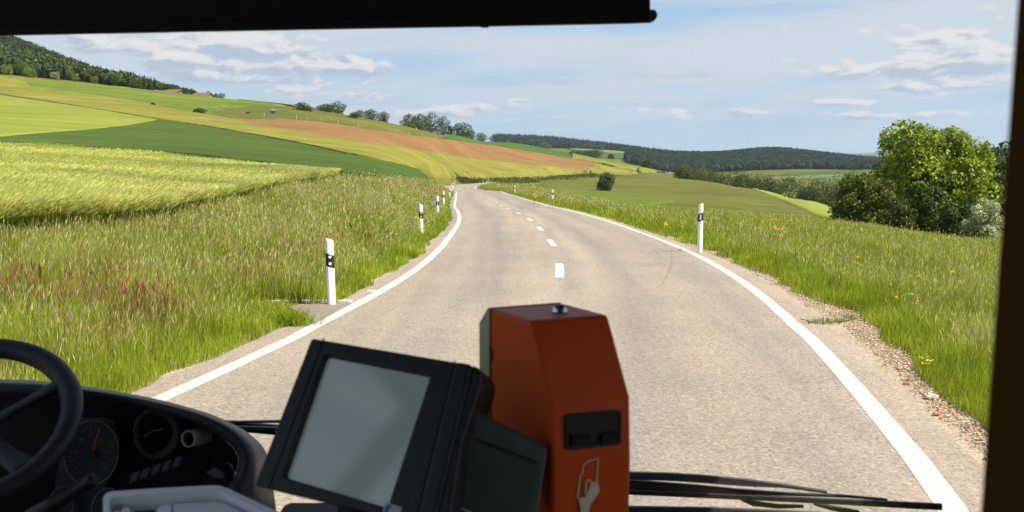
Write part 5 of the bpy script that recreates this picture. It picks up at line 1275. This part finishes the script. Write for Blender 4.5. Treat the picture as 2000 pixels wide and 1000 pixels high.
# ---- rolled down sun blind at the top
bl = empty('sun_blind', P(600, 20, 1.95)); B0 = bl.location
PB = Plane(P(640, 30, 1.95), (1, 0, 0), (0, 0, 1))
def blp(name, pts, z0, z1, mat, bev=.0):
    o = prism(name, pts, PB, z0, z1, mat, None, bevel=bev); o.parent = bl; o.matrix_parent_inverse = Matrix.Translation(-B0); return o
blp('blind_cloth', [(-300, -140), (1269, -140), (1270, 30), (900, 44), (-300, 62)], -.006, 0, M_blind)
blp('bottom_rail', [(-300, 58), (-300, 76), (0, 69), (400, 61), (930, 51.5), (950, 51), (1230, 45.5), (1274, 43.5), (1270, 25), (900, 34)], -.012, .010, M_blind, .003)
blp('end_cap', [(1268, 20), (1277, 20), (1281, 25), (1283, 31), (1279, 40), (1272, 43.5), (1266, 43)], -.014, .012, M_rubber, .002)
blp('hook', [(934, 50), (941, 54), (953, 54), (956, 50)], -.004, .004, M_rubber)
tag(bl, 'black sun blind pulled down along the top of the windscreen', 'sun blind')

# ---- orange ticket stamping machine
M_or = noisy('orange_enamel', (.60, .062, .004), (.64, .068, .005), 3, .5, .05, .2, use_obj=False)
M_cream = noisy('cream_plate', (.40, .36, .20), (.45, .41, .24), 6, .6)
M_mouth = noisy('slot_black', (.01, .01, .012), (.02, .02, .022), 20, .5)
M_logo = noisy('cream_print', (.62, .52, .36), (.68, .58, .42), 30, .6)
M_lock = noisy('lock_chrome', (.50, .50, .52), (.62, .62, .64), 30, .22, metal=1.0)
th_ = R(26.5); ex_ = Vector((math.cos(th_), math.sin(th_), 0)); en_ = Vector((math.sin(th_), -math.cos(th_), 0)); ez_ = Vector((0, 0, 1))
F0 = P(1036, 627, 1.35); W_, Dp, pr = .1225, .125, .058
vm = empty('ticket_stamp_machine', (F0.x, F0.y, 1.05)); V0 = vm.location.copy()
def fix(o): o.parent = vm; o.matrix_parent_inverse = Matrix.Translation(-V0); return o
zT = F0.z
low_l = F0 + en_ * pr; 
kz = None
d_ = ray(1075, 795); c0_ = Vector((0, 0, CAMZ)); k_ = (low_l - c0_).dot(en_) / d_.dot(en_); zL = (c0_ + d_ * k_).z
def V3(a, b_, z): return Vector((F0.x, F0.y, 0)) + ex_ * a + en_ * b_ + ez_ * z
prof_ = [(-Dp, 1.06), (-Dp, zT), (0, zT), (pr, zL), (pr + .004, zL - .09), (pr - .012, 1.06)]
bm = bmesh.new(); A = [bm.verts.new(V3(0, b_, z)) for b_, z in prof_]; B = [bm.verts.new(V3(W_, b_, z)) for b_, z in prof_]
bm.faces.new(A); bm.faces.new(B[::-1])
for i in range(6): bm.faces.new((A[i], A[(i + 1) % 6], B[(i + 1) % 6], B[i]))
fix(mesh_bm('housing', bm, M_or, bevel=.0065, bseg=4))
bm = bmesh.new(); pf = [(-Dp - .036, 1.0), (-Dp - .036, zT - .026), (-Dp - .006, zT + .001), (-Dp - .001, zT + .001), (-Dp - .001, 1.0)]
A = [bm.verts.new(V3(-.002, b_, z)) for b_, z in pf]; B = [bm.verts.new(V3(W_ - .004, b_, z)) for b_, z in pf]; bm.faces.new(A); bm.faces.new(B[::-1])
for i in range(5): bm.faces.new((A[i], A[(i + 1) % 5], B[(i + 1) % 5], B[i]))
fix(mesh_bm('back_plate', bm, M_cream, bevel=.002))
# stand under the machine
bm = bmesh.new(); A = []
tube(bm, [V3(W_ / 2, -Dp / 2, 1.07), V3(W_ / 2, -Dp / 2, FL)], .025, 16); fix(mesh_bm('stand', bm, M_rubber))
PF = Plane(V3(0, pr, zL), ex_, ez_); PF.n = en_.copy()
def fp_(name, pts, z0, z1, mat, bev=0.0, parent=None):
    o = prism(name, pts, PF, z0, z1, mat, None, bevel=bev, taper=1.0); fix(o); return o
# slot: raised black frame around a deeper mouth
o_ = [(1101, 812), (1106, 808), (1204, 800), (1210, 804), (1209, 862), (1204, 867), (1107, 878), (1101, 874)]
i_ = [(1107, 818), (1111, 815), (1199, 807), (1204, 810), (1203, 857), (1198, 860), (1112, 870), (1107, 867)]
fr = frame_prism('slot_frame', o_, i_, PF, -.002, .0062, M_mouth, None, .001); fix(fr)
fp_('slot_mouth', i_, .0030, .0045, M_mouth)
fp_('slot_guide', [(1109, 846), (1146, 848), (1146, 866), (1112, 869)], .0046, .010, M_dash, .001)
fp_('slot_guide', [(1168, 845), (1200, 838), (1200, 858), (1168, 863)], .0046, .010, M_dash, .001)
# printed sign: outline of a ticket held by thumb and fingers
def lineprint(name, pts, wpx):
    obj_ = []
    bm = bmesh.new()
    for (x0, y0), (x1, y1) in zip(pts, pts[1:]):
        L = math.hypot(x1 - x0, y1 - y0); nx_, ny_ = -(y1 - y0) / L * wpx / 2, (x1 - x0) / L * wpx / 2; ex2, ey2 = (x1 - x0) / L * wpx * .45, (y1 - y0) / L * wpx * .45
        q = [PF.hit(*p_) for p_ in ((x0 + nx_ - ex2, y0 + ny_ - ey2), (x1 + nx_ + ex2, y1 + ny_ + ey2), (x1 - nx_ + ex2, y1 - ny_ + ey2), (x0 - nx_ - ex2, y0 - ny_ - ey2))]
        bm.faces.new([bm.verts.new(v + en_ * .0052) for v in q])
    o = mesh_bm(name, bm, M_logo); return fix(o)
lineprint('ticket_outline', [(1128, 972), (1124, 970), (1130, 925), (1133, 922), (1135, 908), (1145, 898), (1164, 894), (1164, 910), (1161, 936)], 2.2)
bm = bmesh.new()
for q_ in ([(1126, 971), (1138, 969), (1143, 962), (1149, 948), (1151, 940), (1158, 938), (1163, 938), (1166, 950), (1167, 956), (1160, 968), (1149, 984), (1145, 1004), (1131, 1004), (1130, 990)],):
    bm.faces.new([bm.verts.new(PF.hit(*p_) + en_ * .0053) for p_ in q_])
bmesh.ops.triangulate(bm, faces=bm.faces[:]); fix(mesh_bm('hand_emblem', bm, M_logo))
lineprint('thumb_outline', [(1140, 962), (1141, 942), (1144, 935), (1149, 936), (1151, 942), (1149, 952)], 3.0)
M_or2 = M_or
# key hole on the left side, lock on top
PL = Plane(V3(0, 0, 1.7), -en_, ez_); PL.n = -ex_
bm = bmesh.new(); c1 = PL.hit(957, 691)
bmesh.ops.create_cone(bm, cap_ends=True, segments=24, radius1=.0105, radius2=.0105, depth=.003, matrix=Matrix.Translation(c1) @ (-ex_).to_track_quat('Z', 'Y').to_matrix().to_4x4()); fix(mesh_bm('side_hole', bm, M_mouth))
k2 = (zT - CAMZ) / ray(1093, 609).z; c2 = Vector((0, 0, CAMZ)) + ray(1093, 609) * k2
bm = bmesh.new(); bmesh.ops.create_cone(bm, cap_ends=True, segments=24, radius1=.0115, radius2=.0095, depth=.006, matrix=Matrix.Translation(c2 + Vector((0, 0, .003))))
fix(mesh_bm('lock', bm, M_lock, bevel=.001))
bm = bmesh.new(); bmesh.ops.create_cone(bm, cap_ends=True, segments=24, radius1=.0065, radius2=.006, depth=.004, matrix=Matrix.Translation(c2 + Vector((0, 0, .008)))); bm_box(bm, c2.x - .0012, c2.x + .0012, c2.y - .005, c2.y + .005, c2.z + .0095, c2.z + .0108)
fix(mesh_bm('key_slot', bm, M_rubber))
tag(vm, 'orange ticket stamping machine with black slot and printed hand sign', 'ticket validator')

# ---- driver's ticket terminal with tilted screen
px2m = 1.35 / F
TL = P(645, 702, 1.36)
e1 = Vector((193, 0, 0)); 
ax1 = (P(838, 740, 1.36 - .055) - TL); ax2 = (P(565, 932, 1.36 - .062) - TL)
ax2 = ax2 - ax1.normalized() * ax2.dot(ax1.normalized())
PM = Plane(TL, ax1, ax2)
M_case = noisy('terminal_case', (.010, .013, .013), (.015, .018, .018), 80, .5, .25, .4, bd=.0005)
M_scr, t, b = material('lcd_screen', .07, (.10, .13, .12), 1.0)
sg = t.noise(pos(t), 7, 4, .6); t.l.new(t.ramp(sg, [(.3, (.115, .145, .138)), (.7, (.135, .165, .152))]), b.inputs['Base Color'])
b.inputs['Emission Color'].default_value = (.125, .160, .152, 1); b.inputs['Emission Strength'].default_value = .26; M_lcd = M_scr  # weak glow added to lift the screen's tone in the dark cab
tm = empty('ticket_terminal', P(700, 1000, 1.40)); T0 = tm.location.copy()
def ft(o): o.parent = tm; o.matrix_parent_inverse = Matrix.Translation(-T0); return o
outer = [(611, 662), (630, 659), (900, 706), (930, 712), (941, 724), (941, 745), (902, 862), (856, 1012), (848, 1035), (820, 1030), (512, 956), (499, 948), (503, 925)]
# main bezel as a frame round the screen
bo = [(613, 663), (905, 712), (835, 1030), (502, 950)]
bi = [(641, 698), (843, 738), (760, 993), (560, 934)]
ft(frame_prism('bezel', bo, bi, PM, -.010, .009, M_case, None, .006))
ft(prism('screen', [(636, 694), (848, 735), (765, 997), (556, 936)], PM, -.006, -.001, M_lcd, None))
ft(prism('case_back', [(616, 667), (905, 714), (838, 1028), (508, 947)], PM, -.050, -.009, M_case, None, bevel=.012, seg=3, taper=.94))
# side module: two long ribs with rounded top
ft(prism('side_rib', [(893, 709), (925, 714), (920, 745), (852, 1030), (815, 1026), (870, 800)], PM, -.045, .010, M_case, None, bevel=.006, seg=3))
ft(prism('side_cover', [(918, 713), (934, 717), (942, 730), (940, 752), (905, 860), (875, 1040), (846, 1032), (912, 748)], PM, -.060, .004, M_case, None, bevel=.007, seg=3))
# panel seams: thin grooves drawn as sunk strips
for pts in ([(638, 664), (640, 665), (532, 958), (530, 957)], [(893, 707), (895, 708), (816, 1026), (814, 1025)]):
    ft(prism('seam', pts, PM, .0088, .0094, M_blind, None))
# sticker
M_st = noisy('sticker_paper', (.42, .44, .42), (.48, .50, .48), 20, .6); M_stb = noisy('sticker_blue', (.02, .11, .42), (.025, .13, .47), 20, .5)
ft(prism('sticker', [(759, 984), (791, 993), (786, 1012), (753, 1004)], PM, .009, .0098, M_st, None))
ft(prism('sticker_print', [(761, 987), (771, 990), (770, 994), (766, 994), (762, 1008), (756, 1006)], PM, .0098, .0102, M_stb, None))
# foot of the terminal
bm = bmesh.new(); tube(bm, [P(720, 900, 1.45), P(720, 1100, 1.42)], .045, 16, .7); ft(mesh_bm('stand', bm, M_dash))
tag(tm, 'black ticket terminal with a tilted grey green screen', 'ticket terminal')

# ---- grey ticket printer between the terminal and the orange machine
M_prn = noisy('printer_grey', (.050, .058, .052), (.065, .074, .067), 50, .55, .2, .35, bd=.0006)
M_prn2 = noisy('printer_lid', (.040, .052, .038), (.052, .064, .049), 50, .6)
PP = Plane(P(960, 900, 1.27), (1, .10, 0), (0, .25, 1))
pn = empty('ticket_printer', P(950, 1000, 1.29)); N0 = pn.location.copy()
def fn(o): o.parent = pn; o.matrix_parent_inverse = Matrix.Translation(-N0); return o
fn(prism('housing', [(850, 770), (936, 804), (1071, 872), (1068, 900), (1060, 950), (1046, 1030), (850, 1030)], PP, -.06, 0, M_prn, None, bevel=.006, seg=3, taper=.9))
fn(prism('lid', [(880, 840), (932, 862), (1046, 908), (1036, 960), (1022, 1030), (860, 1030)], PP, 0, .0022, M_prn2, None, bevel=.001))
fn(prism('lid_groove', [(930, 856), (1050, 902), (1049, 905), (929, 860)], PP, 0, .0012, M_blind, None))
fn(prism('paper_edge', [(850, 970), (888, 985), (930, 1003), (930, 1006), (886, 989), (849, 974)], PP, .002, .006, noisy('worn_metal_edge', (.38, .40, .37), (.5, .52, .48), 60, .35, metal=.6), None))
tag(pn, 'dark grey ticket printer between the terminal and the orange machine', 'ticket printer')

# ---- light grey cash tray at the lower left
M_tray = noisy('tray_plastic', (.84, .85, .90), (.88, .89, .92), 9, .5, .1)
M_trin = noisy('tray_inside', (.5, .52, .55), (.56, .58, .62), 9, .6)
ct = empty('cash_tray', P(350, 1000, 1.35)); C0 = ct.location.copy()
def fc(o): o.parent = ct; o.matrix_parent_inverse = Matrix.Translation(-C0); return o
PT = Plane(P(350, 975, 1.42), (1, .03, .02), (0, 1, .42))
to = [(202, 1080), (202, 976), (206, 968), (216, 963), (300, 957), (410, 951), (428, 951), (446, 957), (560, 1010), (640, 1045), (600, 1100)]
ti = [(214, 1080), (214, 984), (217, 977), (224, 973), (302, 967), (410, 961), (425, 961), (440, 967), (552, 1018), (626, 1052), (590, 1095)]
fc(frame_prism('rim', to, ti, PT, -.02, .003, M_tray, None, .0018))
fc(prism('tray_floor', [(208, 1080), (208, 978), (300, 961), (428, 956), (556, 1012), (632, 1050), (596, 1098)], PT, -.024, -.018, M_trin, None))
fc(prism('tray_lid', [(338, 1080), (336, 977), (420, 972), (436, 975), (470, 992), (520, 1015), (560, 1060), (560, 1090)], PT, -.016, -.006, M_tray, None, bevel=.002))
fc(prism('coin_tube', [(238, 1060), (236, 988), (250, 984), (254, 990), (256, 1060)], PT, -.018, -.004, M_tray, None, bevel=.002))
fc(prism('coin_tube', [(310, 1060), (306, 988), (318, 980), (334, 980), (336, 1060)], PT, -.018, -.004, M_tray, None, bevel=.002))
fc(prism('coin_hollow', [(262, 1060), (258, 984), (300, 981), (306, 1060)], PT, -.018, -.012, M_vent, None, bevel=.002))
fc(prism('coin_tube', [(216, 1060), (216, 990), (232, 988), (233, 1060)], PT, -.018, -.006, M_tray, None, bevel=.002))
tag(ct, 'light grey plastic cash tray with coin tubes beside the dashboard', 'cash tray')
bm = bmesh.new(); bm_box(bm, -.62, -.17, 1.30, 1.75, .4, 1.5); fc(mesh_bm('cash_desk', bm, M_dash, bevel=.01)) if False else bm.free()
# ================================================================ THE AIR
m = bpy.data.materials.new('haze_air'); m.use_nodes = True; t = NT(m.node_tree); t.n.clear()
o_ = t.new('ShaderNodeOutputMaterial'); v_ = t.new('ShaderNodeVolumePrincipled'); v_.inputs['Color'].default_value = (.60, .78, 1, 1); v_.inputs['Density'].default_value = 6e-5; v_.inputs['Anisotropy'].default_value = 0.2
t.l.new(v_.outputs[0], o_.inputs['Volume'])
bm = bmesh.new(); bm_box(bm, -60000, 60000, -300, 13000, -120, 165); tag(mesh_bm('haze', bm, m), kind='stuff')
